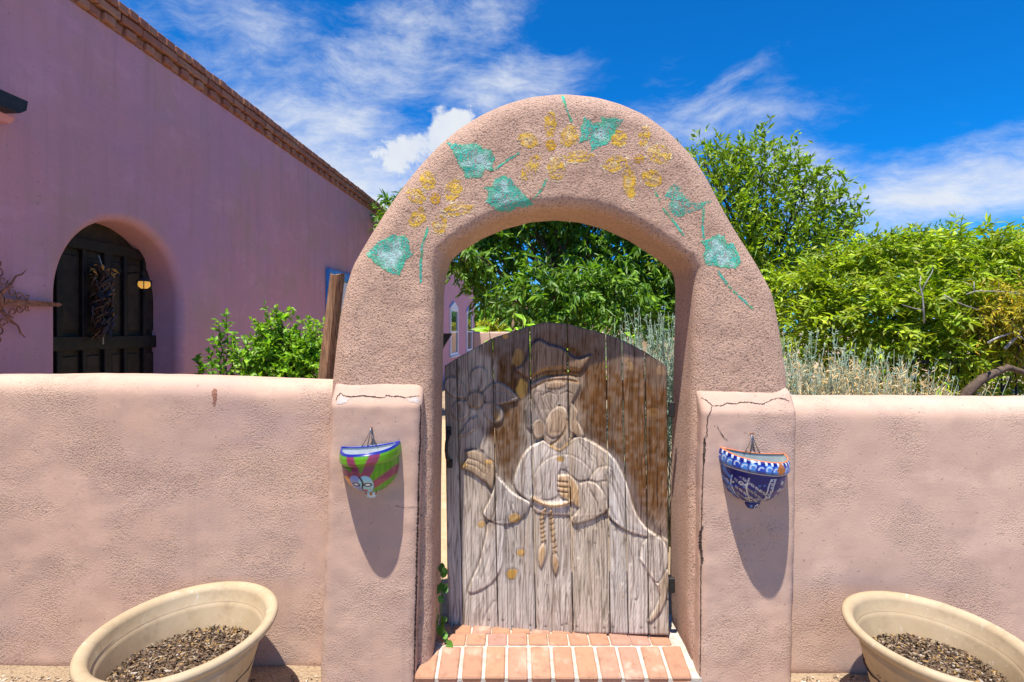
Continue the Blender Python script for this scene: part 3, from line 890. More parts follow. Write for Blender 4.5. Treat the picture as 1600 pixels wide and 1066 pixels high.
groove(curve([(916, 754), (928, 775), (938, 800)]), 2.0, .004); groove(curve([(800, 800), (790, 775), (792, 765)]), 1.6, .003, PALEG, .8); groove(curve([(808, 805), (801, 785)]), 1.4, .003, CREAM, .6)
groove(curve([(946, 780), (955, 800), (962, 812)]), 2, .004)
# collar and neck
layer(curve([(846, 655), (850, 690), (860, 696), (875, 704), (888, 692), (897, 683), (892, 660), (886, 640)], 40), 0.010, 0.003, 8, 1.6, (0.34, .25, .17), .6)
groove(curve([(860, 696), (875, 704), (888, 692)]), 1.6, -0.003, KNOT, .75)
layer(curve([(893, 630), (904, 644), (900, 658), (908, 668), (914, 684), (904, 684), (890, 670), (890, 645)], 30), 0.010, 0.003, 6, 1.6, (0.40, .30, .20), .6, .45)
# head: hat, face, beard, hair
layer(curve([(828, 600), (850, 590), (885, 588), (900, 590), (908, 600), (898, 622), (888, 640), (884, 660), (866, 690), (850, 680), (846, 655), (838, 645), (828, 625)], 60), 0.008, 0.006, 18, 2.2, (0.30, .235, .18), .75)
layer(curve([(805, 576), (816, 570), (824, 557), (831, 537), (843, 530), (856, 539), (873, 542), (884, 548), (893, 557), (906, 561), (925, 553), (917, 566), (905, 581), (885, 577), (850, 579), (831, 590), (820, 588)], 70), 0.010, 0.004, 12, 1.6, (0.29, .20, .13), .75)
groove(curve([(826, 548), (831, 536), (843, 529), (856, 538), (873, 541), (885, 548), (894, 557), (906, 561), (924, 553)], 40), 2.0, .005, (0.075, .065, .085), .85)
groove(curve([(805, 577), (816, 570), (824, 556)]), 2.2, .005, (0.075, .065, .085), .8)
for dy, cc in ((0, .75), (9, .6), (19, .75)):
    groove(curve([(831, 588 + dy), (850, 577 + dy), (873, 574 + dy), (886, 575 + dy), (904, 578 + dy)]), 1.9, .005, (0.36, .19, .05), cc)
layer(arcpts(869, 602, 15, 5, -8), 0.013, .002, 4, 1.5, (0.30, .19, .10), .6)
layer(curve([(835, 618), (842, 610), (848, 640), (856, 660), (850, 668), (842, 655), (834, 636)], 30), 0.012, .003, 6, 2, (0.27, .22, .18), .7)
for k in range(5):
    groove(curve([(838 + k * 5, 612), (842 + k * 5, 628), (848 + k * 5, 640)]), 1.0, .003, (0.14, .10, .08), .5)
layer(arcpts(870, 659, 16, 25, 22), 0.0125, 0.004, 10, 1.3, (0.42, .31, .20), .7, .25)
groove(curve([(861, 695), (872, 688), (883, 672), (886, 656)]), 1.8, .006, (0.30, .16, .04), .6)
layer(arcpts(842.5, 670, 10, 15, 5), 0.0115, 0.004, 8, 1.3, (0.36, .26, .16), .6, .25)
layer(curve([(820, 640), (828, 622), (836, 628), (842, 645), (846, 654), (834, 660), (832, 675), (824, 668)], 30), 0.007, .003, 7, 2, (0.21, .18, .16), .7)
# flower, stem, hand
FG = (0.33, .275, .235)
for pl in ([(735, 612), (733, 592), (738, 579), (750, 573), (760, 580), (760, 600), (752, 612)],
           [(755, 615), (768, 600), (775, 597), (785, 600), (795, 607), (806, 618), (812, 624), (795, 627), (775, 632), (757, 628)],
           [(755, 630), (775, 632), (785, 640), (786, 655), (776, 661), (765, 657), (757, 645)],
           [(730, 627), (712, 628), (706, 640), (710, 652), (722, 656), (732, 645)],
           [(730, 620), (722, 600), (708, 589), (697, 592), (694, 606), (710, 620)],
           [(718, 681), (733, 657), (745, 650), (744, 667), (730, 679)]):
    c_ = curve(pl + pl[:1], 30)
    layer(c_, 0.006, -0.004, 8, 1.6, FG, .7)
    groove(c_, 1.5, -0.004, (0.38, .32, .27), .6)
layer(arcpts(743, 624.5, 13, 13.5), 0.011, .002, 6, 1.4, (0.29, .21, .14), .7)
groove(arcpts(743, 624.5, 13, 13.5) + arcpts(743, 624.5, 13, 13.5)[:1], 1.5, .005, DKG, .6)
for k in range(4):
    groove([(735, 617 + k * 4.5), (751, 620 + k * 4.5)], 1.0, .003); groove([(736 + k * 4.5, 615), (735 + k * 4.5, 634)], 1.0, .003)
groove(curve([(752, 640), (756, 660), (757, 682), (754, 702)]), 2.4, -0.006, FG, .6)
groove(curve([(747, 640), (748, 665), (748, 700)]), 1.6, .004, DKG, .4)
groove(curve([(768, 610), (785, 612), (803, 621)]), 1.4, .003); groove(curve([(745, 585), (746, 608)]), 1.4, .003)
layer(curve([(728, 704), (742, 702), (754, 706), (760, 716), (775, 727), (774, 742), (769, 766), (756, 751), (736, 736), (719, 731), (732, 716)], 50), 0.012, .005, 9, 1.6, (0.34, .24, .14), .75)
groove(curve([(728, 704), (742, 702), (754, 707), (760, 716), (773, 726)]), 1.6, .005, (0.10, .085, .09), .8)
groove(curve([(734, 716), (748, 720), (760, 730)]), 1.2, .003); groove(curve([(730, 724), (744, 728), (757, 740)]), 1.2, .003)
groove(curve([(756, 751), (764, 760), (768, 770)]), 2.0, .005, DKG, .6)
# rope belt and tassels
belt = curve([(833, 777), (848, 785), (863, 788), (880, 787), (890, 783)])
groove(belt, 3.2, -0.013, LTAN, .9)
groove([(p_[0], p_[1] + 5) for p_ in belt], 2.2, .004)
for a_ in (curve([(852, 793), (847, 808), (848, 826), (850, 846)]), curve([(861, 794), (863, 822), (866, 845), (867, 864)])):
    groove(a_, 2.6, -0.009, TAN, .9)
    for p_ in a_[2::3]:
        groove([(p_[0] - 3, p_[1] + 2), (p_[0] + 3, p_[1] - 1)], 0.9, .004, (0.14, .08, .03), .7)
for pl in ([(850, 846), (842, 859), (841, 876), (845, 889), (851, 875), (854, 862)], [(866, 862), (862, 880), (868, 900), (874, 884), (870, 866)]):
    layer(curve(pl + pl[:1], 24), 0.013, .003, 4, 1.1, TAN, .85, .4)
# fold lines of the robe
for pl in ([(824, 800), (820, 830), (817, 860)], [(905, 830), (903, 870)], [(930, 850), (933, 900)], [(962, 830), (968, 870), (972, 910)], [(990, 840), (985, 880)], [(752, 985), (760, 960), (772, 940)], [(716, 940), (718, 965)]):
    groove(curve(pl), 2.2, .0035, PALEG, .35)
groove(curve([(1000, 872), (1010, 888), (1027, 913)]), 1.6, -0.004, CREAM, .6)
# knots
for cx, cy, rx, ry, c_ in ((816, 607, 9.5, 13.5, 1), (789, 525, 4, 4.5, .8), (776, 650, 5, 8, .6), (810, 560, 9, 14, .45), (804, 808, 10, 7, .8), (800, 897, 8, 9, 1), (814, 863, 5.5, 6, .85), (752, 819, 6, 5, .7), (876, 716, 5, 4, .9), (764, 722, 6, 4, .7), (724, 726, 7, 4, .6), (985, 574, 5, 7, .25), (1033, 580, 6, 9, .2), (1020, 645, 9, 8, .14), (981, 565, 5, 6, .2), (974, 930, 4, 4, .15)):
    r_ = np.sqrt(((GX - cx) / rx) ** 2 + ((GY - cy) / ry) ** 2) + (nz1 - .5) * .5
    cmix(sstep(1.15, .85, r_) * c_, KNOT); cmix(np.exp(-((r_ - 1.15) / .2) ** 2) * .35 * c_, (0.10, .07, .05))
    H += -np.exp(-((r_ - 1.12) / .15) ** 2) * .0012
# beard strands, brow, folds of the habit
for k in range(9):
    groove([(861 + k * 2.6, 642 + abs(k - 4) * 1.2), (864 + k * 2.2, 660), (860 + k * 2.0, 676)], 0.7, .0022, (0.20, .12, .06), .55)
for k in range(6):
    groove([(836 + k * 2.4, 660), (837 + k * 2.2, 680)], 0.7, .002, (0.20, .12, .06), .5)
groove(curve([(846, 618), (858, 612), (868, 616)]), 1.0, .003, (0.12, .09, .07), .5); groove(curve([(876, 616), (886, 611), (894, 615)]), 1.0, .003, (0.12, .09, .07), .5)
groove(curve([(869, 612), (873, 626), (868, 633), (876, 634)]), 1.0, .004, (0.12, .09, .07), .7)
for k in range(8):
    groove([(836 + k * 9, 545 + abs(k - 3) * 1.5), (838 + k * 8, 570)], 0.8, .0022, (0.13, .08, .05), .5)
for pl in ([(858, 700), (852, 712), (846, 722)], [(905, 690), (915, 700), (932, 716)], [(915, 700), (925, 720)], [(940, 715), (958, 740), (968, 770)], [(955, 730), (970, 770), (985, 805)], [(825, 708), (818, 730), (815, 755)], [(822, 745), (826, 765)], [(852, 740), (850, 760), (846, 772)], [(862, 735), (860, 765)],
           [(780, 762), (775, 790), (770, 808)], [(785, 765), (786, 790), (783, 812)], [(912, 770), (918, 790), (912, 808)], [(922, 765), (934, 785), (936, 802)], [(770, 830), (764, 870), (752, 905)], [(776, 830), (774, 870), (764, 900)],
           [(835, 805), (832, 850), (830, 900)], [(880, 800), (884, 850), (880, 900)], [(892, 822), (894, 860), (890, 910)], [(918, 820), (920, 870), (925, 930)], [(945, 812), (950, 860), (948, 920)], [(980, 835), (990, 880), (988, 930)], [(1018, 850), (1022, 875), (1026, 895)], [(1030, 850), (1034, 870), (1032, 890)], [(808, 825), (803, 860), (800, 880)]):
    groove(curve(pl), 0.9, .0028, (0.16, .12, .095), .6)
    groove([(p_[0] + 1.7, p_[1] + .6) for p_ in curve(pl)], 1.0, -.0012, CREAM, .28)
# chisel texture over the carved ground
ch = np.sin(GX * 1.1 + GY * .35 + nz2 * 9) * (0.5 + nz3); H += ch * .0005
# long checks and fine unevenness
H += (nz2 - .5) * 0.0018 + (nz1 - .5) * 0.0008
for k in range(120):
    x_ = rngc.uniform(695, 1043); y_ = rngc.uniform(540, 960); l_ = rngc.uniform(25, 90)
    groove([(x_, y_), (x_ + rngc.uniform(-2, 2), y_ + l_ * .5), (x_ + rngc.uniform(-2.5, 2.5), y_ + l_)], 0.8, .0022, (0.09, .07, .06), .5)
NAILS = [(764, 969), (786, 969), (801, 979), (829, 977), (852, 979), (878, 977), (885, 975), (902, 979), (944, 981), (958, 980), (1002, 981), (1023, 981), (1043, 937), (993, 937)]
for x_, y_ in NAILS:
    g_ = np.exp(-(((GX - x_) ** 2 + (GY - y_) ** 2) / 1.6 ** 2)); H -= g_ * .003; cmix(g_ * .9, (0.03, .025, .02))

gate = empty('wooden_gate', (0.77, 2.83, 0.1), 'weathered wooden plank gate carved with a robed figure holding a flower', 'gate')
gn = Vector((GL[1] - GR[1], -(GL[0] - GR[0]), 0)).normalized()
if gn.y > 0: gn = -gn
gn = np.array(gn)
JT = [693.5, 713, 769, 827, 886, 946.6, 972, 1008, 1043]
JB = [699, 723.5, 778.5, 837.5, 895.6, 953.7, 982, 1014, 1045.5]
def botc(x):
    return 985 + (x - 700) / 345 * 6.5
bstag = [0, 0, .6, 1.8, .5, .3, .3, .3]
def sample(A, x, y):
    fx = np.clip((x - gx0) / gst, 0, A.shape[1] - 1.001); fy = np.clip((y - gy0) / gst, 0, A.shape[0] - 1.001)
    i = fy.astype(int); j = fx.astype(int); a = fy - i; b_ = fx - j
    if A.ndim == 3: a = a[..., None]; b_ = b_[..., None]
    return (A[i, j] * (1 - a) + A[i + 1, j] * a) * (1 - b_) + (A[i, j + 1] * (1 - a) + A[i + 1, j + 1] * a) * b_
for bi in range(8):
    wpx = JT[bi + 1] - JT[bi]
    nu = int(wpx / 1.25); nv = 380
    gap = 0.75
    U = np.linspace(0, 1, nu + 1); Tv = np.linspace(0, 1, nv + 1)
    UU, TT = np.meshgrid(U, Tv)
    xt = JT[bi] + gap + (wpx - 2 * gap) * UU
    wb = JB[bi + 1] - JB[bi]
    xb = JB[bi] + gap + (wb - 2 * gap) * UU
    yt = np.interp(xt, [690, 713, 769, 827, 851, 886, 947, 972, 1008, 1045], [575, 560, 528.6, 509.4, 503.5, 506, 522, 531, 549.6, 575])
    yb = botc(xb) + bstag[bi]
    PX = xt + (xb - xt) * TT; PY = yt + (yb - yt) * TT
    hh = sample(H, PX, PY) * 1.0; cc = sample(C, PX, PY) * np.array([(1.0, 1.0, 1.0), (1.02, .99, .97), (.95, .95, .96), (1.06, 1.03, 1.0), (1.0, .95, .88), (.97, .98, 1.0), (1.08, 1.07, 1.08), (.98, .95, .92)][bi])
    # plank edges eased
    ed = np.minimum(UU, 1 - UU) * wpx
    hh = hh - 0.004 * np.exp(-(ed / 1.3) ** 2) - 0.003 * np.exp(-(np.minimum(TT, 1 - TT) * 480 / 1.5) ** 2)
    off = (bi * 37 % 5 - 2) * 0.0007
    front = gplane(PX, PY) + (hh + off)[..., None] * gn
    back = gplane(PX, PY) - 0.030 * gn
    nr, ncl = nv + 1, nu + 1
    V = np.concatenate([front.reshape(-1, 3), back[0], back[-1], back[:, 0], back[:, -1]])
    idx = np.arange(nr * ncl).reshape(nr, ncl)
    Fq = np.stack([idx[:-1, :-1], idx[1:, :-1], idx[1:, 1:], idx[:-1, 1:]], -1).reshape(-1, 4).tolist()
    b0 = nr * ncl; bt = b0 + np.arange(ncl); bb = b0 + ncl + np.arange(ncl); bL = b0 + 2 * ncl + np.arange(nr); bR = bL + nr
    for j in range(ncl - 1):
        Fq.append((idx[0, j], idx[0, j + 1], bt[j + 1], bt[j])); Fq.append((idx[-1, j + 1], idx[-1, j], bb[j], bb[j + 1]))
    for i in range(nr - 1):
        Fq.append((idx[i, 0], bL[i], bL[i + 1], idx[i + 1, 0])); Fq.append((idx[i + 1, -1], bR[i + 1], bR[i], idx[i, -1]))
    Fq.append((bL[0], bR[0], bR[-1], bL[-1]))
    Fq = [tuple(int(a) for a in f) for f in Fq]
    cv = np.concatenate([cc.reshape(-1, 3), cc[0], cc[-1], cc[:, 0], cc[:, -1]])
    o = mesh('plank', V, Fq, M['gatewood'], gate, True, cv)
    a_ = [True] * ((nr - 1) * (ncl - 1)) + [False] * (len(Fq) - (nr - 1) * (ncl - 1))
    o.data.polygons.foreach_set('use_smooth', a_)
# ledges across the back
for py in (610, 780, 940):
    a, b_ = gplane(np.array(712.), np.array(float(py))), gplane(np.array(1035.), np.array(float(py)))
    c_ = (a + b_) / 2 - gn * 0.052
    box('ledge', Vector(c_), (np.linalg.norm(b_ - a), 0.035, 0.10), M['post'], gate, 0.004, Matrix.Rotation(math.atan2(gn[0], -gn[1]), 3, 'Z'))
# iron pull handle on the latch stile
hp = [Vector(gplane(np.array(float(x)), np.array(float(y)))) + Vector(gn) * o_ for x, y, o_ in ((702, 674, .012), (702.5, 679, .03), (700.5, 690, .042), (700, 702, .042), (701, 714, .03), (703.5, 722, .012))]
hd = tubes('handle', [(hp, [.011, .010, .008, .008, .010, .011])], M['iron'], gate, 8)
for x, y in ((702, 673), (703.5, 724)):
    c_ = gplane(np.array(float(x)), np.array(float(y))) + gn * .010
    box('handle_plate', Vector(c_), (0.028, 0.008, 0.045), M['iron'], gate, .003)
for y in (640, 915):
    c_ = gplane(np.array(1046.), np.array(float(y)))
    box('hinge', Vector(c_) + Vector((.012, .005, 0)), (0.03, 0.02, 0.075), M['iron'], gate, .004)

# ------------------------------------------------------------------ talavera wall pots
M['glaze'] = vcol('glazed_painted_ceramic', 0.30, 0.4, 0.18, 0.06, 30)
def wall_pot(name, X, zr, Rr, pr, height, paint, tilt, label, wall_y, parts):
    """half bowl against the wall; angle 0..pi over the front"""
    root = empty(name, (X, wall_y, zr - height), label, 'wall pot', 'painted ceramic wall pots')
    def surf(th, t_):
        # t_: 0 at the drip knob, 1 at the lip
        prof_t = [0, .06, .14, .17, .24, .36, .52, .68, .78, .80, .84, .93, .98, 1.0]
        prof_r = [.0, .18, .25, .24, .50, .73, .88, .925, .925, .96, 1.0, 1.0, .985, .96]
        k = np.interp(t_, prof_t, prof_r)
        z = zr - height * (1 - t_)
        x = np.cos(th) * Rr * k; y = np.sin(th) * pr * k ** 1.25
        z = z + np.where(t_ > .75, tilt * x, 0) + np.clip((t_ - .75) / .25, 0, 1) * (0.10 * np.abs(np.cos(th)) ** 6 * Rr)
        return np.stack([X - x, wall_y - y, z], -1)
    nu, nv = 150, 130
    th = np.linspace(0, math.pi, nu + 1); tt = np.linspace(0, 1, nv + 1)
    TH, T2 = np.meshgrid(th, tt)
    V = surf(TH, T2).reshape(-1, 3)
    cols = paint(TH / math.pi, T2).reshape(-1, 3)
    idx = np.arange((nu + 1) * (nv + 1)).reshape(nv + 1, nu + 1)
    Fq = np.stack([idx[:-1, :-1], idx[:-1, 1:], idx[1:, 1:], idx[1:, :-1]], -1).reshape(-1, 4)
    mesh('bowl', V, Fq, M['glaze'], root, True, cols)
    # lip, inner shell and flat back
    lip = surf(th, np.ones_like(th))
    cen = np.array([X, wall_y, 0])
    inner = lip.copy(); inner[:, 0] = cen[0] + (lip[:, 0] - cen[0]) * .955; inner[:, 1] = wall_y - (wall_y - lip[:, 1]) * .94 - .004
    L = [lip, lip + np.array([0, 0, .004]), inner + np.array([0, 0, .004]), inner]
    V = np.concatenate(L); n_ = nu + 1
    Fq = [(k * n_ + j, k * n_ + j + 1, (k + 1) * n_ + j + 1, (k + 1) * n_ + j) for k in range(3) for j in range(nu)]
    mesh('lip', V, Fq, parts[0], root, True)
    rows = []
    for s in np.linspace(1, .25, 12):
        q = inner.copy(); q[:, 0] = X + (inner[:, 0] - X) * (s ** .45); q[:, 1] = wall_y - .004 - (wall_y - .004 - inner[:, 1]) * (s ** .45); q[:, 2] = inner[:, 2] - (1 - s) * height * .8
        rows.append(q)
    V = np.concatenate(rows)
    Fq = [(k * n_ + j, (k + 1) * n_ + j, (k + 1) * n_ + j + 1, k * n_ + j + 1) for k in range(11) for j in range(nu)]
    # back plate closes the half bowl
    bq = []
    for k in range(12):
        bq.append(rows[k][0]); bq.append(rows[k][-1])
    b0 = len(V); V = np.concatenate([V, np.array(bq) * np.array([1, 0, 1]) + np.array([0, wall_y - .019, 0])])
    for k in range(11):
        Fq.append((b0 + 2 * k, b0 + 2 * k + 1, b0 + 2 * k + 3, b0 + 2 * k + 2))
    mesh('lining', V, Fq, parts[1], root, True)
    la, lb = Vector(lip[0]), Vector(lip[-1]); la.y = lb.y = wall_y - .019
    mids = [la.lerp(lb, k_ / 8) + Vector((0, 0, .003 - .010 * math.sin(math.pi * k_ / 8))) for k_ in range(9)]
    tubes('back_lip', [(mids, .0035)], parts[0], root, 6)
    # hanging wire over a nail
    nx, nz_ = parts[2]
    nail = Vector((nx, wall_y - .026, nz_))
    paths = []
    for dx, r_ in ((-.046, .0016), (-.016, .0022), (.012, .0018), (.036, .0022)):
        e_ = Vector((X + dx * .9, wall_y - .020, zr + .004))
        mid = nail.lerp(e_, .5) + Vector((-dx * .12, -.003, 0))
        paths.append(([nail, mid, e_], [r_ * .8, r_, r_]))
    tubes('wire', paths, M['wire'], root, 5)
    tubes('nail', [([Vector((nx - .004, wall_y + .03, nz_ - .002)), Vector((nx + .004, wall_y - .036, nz_ + .004))], [.003, .0035])], M['rust'], root, 6)
    return root

def smooth01(x, a, b_): return sstep(a, b_, x)
def paint_green(u, t_):
    # u: 0 right end .. 1 left end as seen after mirroring (u=0 is at -x)
    u = u.copy()
    c = np.zeros((*u.shape, 3)); 
    xs = -np.cos(u * math.pi)            # -1 left .. 1 right
    G1, G2, PU, BL = np.array((0.12, .38, .006)), np.array((.06, .22, .004)), np.array((.26, .045, .10)), np.array((.01, .02, .22))
    c[:] = G1; stripe = (0.5 + .5 * np.sin(u * 95)) * (t_ < .79)
    c = c * (1 - .55 * stripe[..., None]) + G2 * .55 * stripe[..., None]
    def put(mask, col):
        nonlocal c
        m_ = np.clip(mask, 0, 1)[..., None]; c = c * (1 - m_) + np.array(col) * m_
    w = .022
    def band(x0, t0, x1, t1, hw):
        px_, py_ = xs, t_ * .72
        ex, ey = x1 - x0, (t1 - t0) * .72
        k = np.clip(((px_ - x0) * ex + (py_ - t0 * .72) * ey) / (ex * ex + ey * ey), 0, 1)
        d = np.hypot(px_ - x0 - ex * k, py_ - t0 * .72 - ey * k)
        return smooth01(d, hw + w, hw - w)
    put(band(-.42, 1.0, -.10, .42, .115), PU); put(band(.42, 1.0, -.05, .45, .115), PU); put(band(-.9, .62, -.1, .55, .07), PU)
    put(band(.05, .30, .95, .62, .07), PU); put(band(-.02, .40, .3, .28, .06), PU)
    # folk-art half sun, half moon face
    def ell(cx, ct, rx, rt): return smooth01(np.sqrt(((xs - cx) / rx) ** 2 + ((t_ - ct) / rt) ** 2), 1.05, .95)
    put(ell(-.66, .40, .20, .17), (.80, .32, .01)); put(ell(-.52, .26, .26, .10), (.72, .82, .86))
    put(ell(-.30, .37, .30, .24) * (xs < -.16), (.24, .32, .66)); put(ell(.06, .37, .30, .24) * (xs >= -.19), (.30, .62, .74))
    put(smooth01(np.abs(xs + .14 - .10 * np.sin((t_ - .34) * 12)), .05, .025) * (t_ > .26) * (t_ < .60), (.02, .015, .03))
    for ex in (-.34, .14):
        put(smooth01(np.abs(np.sqrt(((xs - ex) / .13) ** 2 + ((t_ - .42) / .036) ** 2) - 1), .45, .2), (.02, .03, .08)); put(ell(ex, .42, .10, .02), (.75, .80, .82))
    put(ell(-.10, .265, .18, .024), (.42, .05, .05)); put(ell(-.10, .232, .09, .014), (.03, .02, .03))
    k = t_ < .165
    put(k * 1.0, (.50, .68, .76)); put(((t_ > .10) & (t_ < .165)) * smooth01(np.sin(u * 26), -.1, .2), (.45, .13, .02))
    put(smooth01(np.abs(t_ - .785), .012, .004) * .6, (.10, .22, .02))
    put(smooth01(t_, .965, .985), BL)
    return c
def paint_blue(u, t_):
    xs = -np.cos(u * math.pi)
    DB, MB, WH, LB = np.array((.004, .010, .15)), np.array((.012, .06, .42)), np.array((.66, .68, .66)), np.array((.06, .22, .62))
    c = np.zeros((*u.shape, 3)); c[:] = DB
    def put(mask, col):
        nonlocal c
        m_ = np.clip(mask, 0, 1)[..., None]; c = c * (1 - m_) + np.array(col) * m_
    rim = t_ > .80
    # rim: overlapping scallops
    for k in range(15):
        cu = (k + .5) / 15; r_ = np.sqrt(((u - cu) / .045) ** 2 + ((t_ - .86 - .02 * (k % 2)) / .095) ** 2)
        put(rim * smooth01(r_, 1.02, .92), LB if k % 3 else MB); put(rim * smooth01(np.abs(r_ - .98), .13, .05), (.01, .02, .24)); put(rim * smooth01(np.abs(r_ - .55), .14, .05) * (t_ > .86), (.62, .74, .84))
    put(rim * (t_ > .95) * smooth01(np.sin(u * 110), .3, .6), (.55, .66, .80))
    put(smooth01(np.abs(u - .62) / .055 + np.abs(t_ - .89) / .16, 1.05, .9) * rim, (.42, .14, .03))
    # body
    body = (t_ < .80) & (t_ > .19)
    put(body * smooth01(t_, .765, .79), WH); put(smooth01(np.abs(t_ - .80), .012, .004), (.04, .06, .25))
    for k in range(9):
        cu = (k + .5) / 9; put(body * smooth01(np.sqrt(((u - cu) / .058) ** 2 + ((t_ - .70) / .075) ** 2), 1.0, .9), DB)
    # panel lines
    for cu in (.17, .53, .58, .82, .86, .33):
        put(body * (t_ < .72) * smooth01(np.abs(u - cu - (.02 * np.sin(t_ * 9))), .010, .004), WH * .9)
    put(body * (t_ < .72) * smooth01(np.abs(u - .555), .020, .014) * smooth01(np.abs(((t_ * 15) % 1) - .5), .34, .24), WH)
    put(body * (t_ < .72) * smooth01(np.abs(u - .555), .010, .006) * smooth01(np.abs(((t_ * 15) % 1) - .5), .2, .12), DB)
    # slanted link chains, left field
    for k in range(4):
        d = (t_ + (u - .30) * 1.15 - .28 - k * .13)
        put(body * (u > .19) * (u < .52) * (t_ < .72) * smooth01(np.abs(d), .026, .018) * smooth01(np.abs(((u * 26) % 1) - .5), .40, .30), WH * (.95 if k % 2 else .55))
        put(body * (u > .19) * (u < .52) * (t_ < .72) * smooth01(np.abs(d), .012, .008) * smooth01(np.abs(((u * 26) % 1) - .5), .24, .16), DB)
    # scrolls, right field
    for cu, ct in ((.68, .62), (.72, .48), (.68, .36), (.73, .28), (.66, .50), (.91, .60), (.92, .44), (.10, .58), (.11, .44), (.26, .60), (.44, .30), (.30, .30)):
        r_ = np.sqrt(((u - cu) / .034) ** 2 + ((t_ - ct) / .055) ** 2); a_ = np.arctan2((t_ - ct) / .055, (u - cu) / .034)
        put(body * smooth01(np.abs(r_ - .35 - .16 * (a_ / math.pi + 1)), .16, .08) * (r_ < 1), WH if (cu * 100) % 2 < 1 else np.array((.30, .48, .78)))
    rd = np.random.default_rng(3)
    for k in range(34):
        cu, ct = rd.random(), .22 + rd.random() * .5
        put(body * smooth01(np.hypot((u - cu) / .012, (t_ - ct) / .02), 1.0, .6), LB if k % 3 else WH)
    put(body * smooth01(np.abs(t_ - .205), .016, .008), WH * .9)
    put((u < .17) * body * smooth01(np.sin(t_ * 40 + u * 40), .1, .5) * .8, LB)
    # drip knob
    put((t_ < .17) & (np.hypot((u - .64) / .10, (t_ - .08) / .06) < 1), WH); put((t_ < .17) & (np.hypot((u - .64) / .055, (t_ - .08) / .033) < 1), DB)
    put((t_ < .17) & (np.hypot((u - .40) / .05, (t_ - .10) / .03) < 1), LB)
    return c
M['liner_w'] = plain('white_glaze', (0.62, 0.66, 0.66), 0.25, 0.5, 0, 0.06, 20)
M['liner_g'] = plain('grey_glaze', (0.42, 0.47, 0.44), 0.18, 0.6, 0, 0.10, 20)
M['lip_b'] = plain('blue_glaze_lip', (0.018, 0.035, 0.36), 0.3, 0.5, 0, 0.05, 20)
M['lip_o'] = plain('orange_glaze_lip', (0.66, 0.21, 0.085), 0.35, 0.4, 0, 0.1, 20)
wall_pot('wall_pot', -0.637, 1.072, .137, .175, .236, paint_green, -0.10, 'green and purple half-round wall pot with a painted sun-and-moon face, hung left of the gate', 2.613,
         (M['lip_b'], M['liner_w'], (-0.634, 1.163)))
wall_pot('wall_pot', 1.085, 1.042, .152, .190, .256, paint_blue, 0.10, 'blue and white half-round wall pot with an orange lip, hung right of the gate', 2.613,
         (M['lip_o'], M['liner_g'], (1.078, 1.135)))

# ------------------------------------------------------------------ big planters
m, t, b = new_mat('cream_resin_planter')
oc = obj_coord(t)
n1 = t.noise(oc, 4, 5, 0.6); n2 = t.noise(oc, 26, 5, 0.65)
c = t.mix(t.ramp(n1, 0.35, 0.7), (0.46, 0.345, 0.205), (0.53, 0.415, 0.265))
c = t.mix(t.ramp(n2, 0.62, 0.72, 0, 0.5), c, (0.74, 0.69, 0.60))
c = t.mix(t.ramp(t.noise(oc, 9, 6, 0.72), 0.50, 0.72, 0, 0.6), c, (0.33, 0.235, 0.14))
c = t.mix(t.ramp(t.noise(t.mapping(oc, scale=(30, 30, 7)), 1.0, 5, 0.65), 0.60, 0.72, 0, 0.5), c, (0.62, 0.56, 0.46))
t.put(b.inputs['Base Color'], c); b.inputs['Roughness'].default_value = 0.6
t.put(b.inputs['Normal'], t.bump(n2, 0.3, 0.003))
M['planter'] = m
M['flake'] = vcol('bark_flakes', 0.9, 0.1)
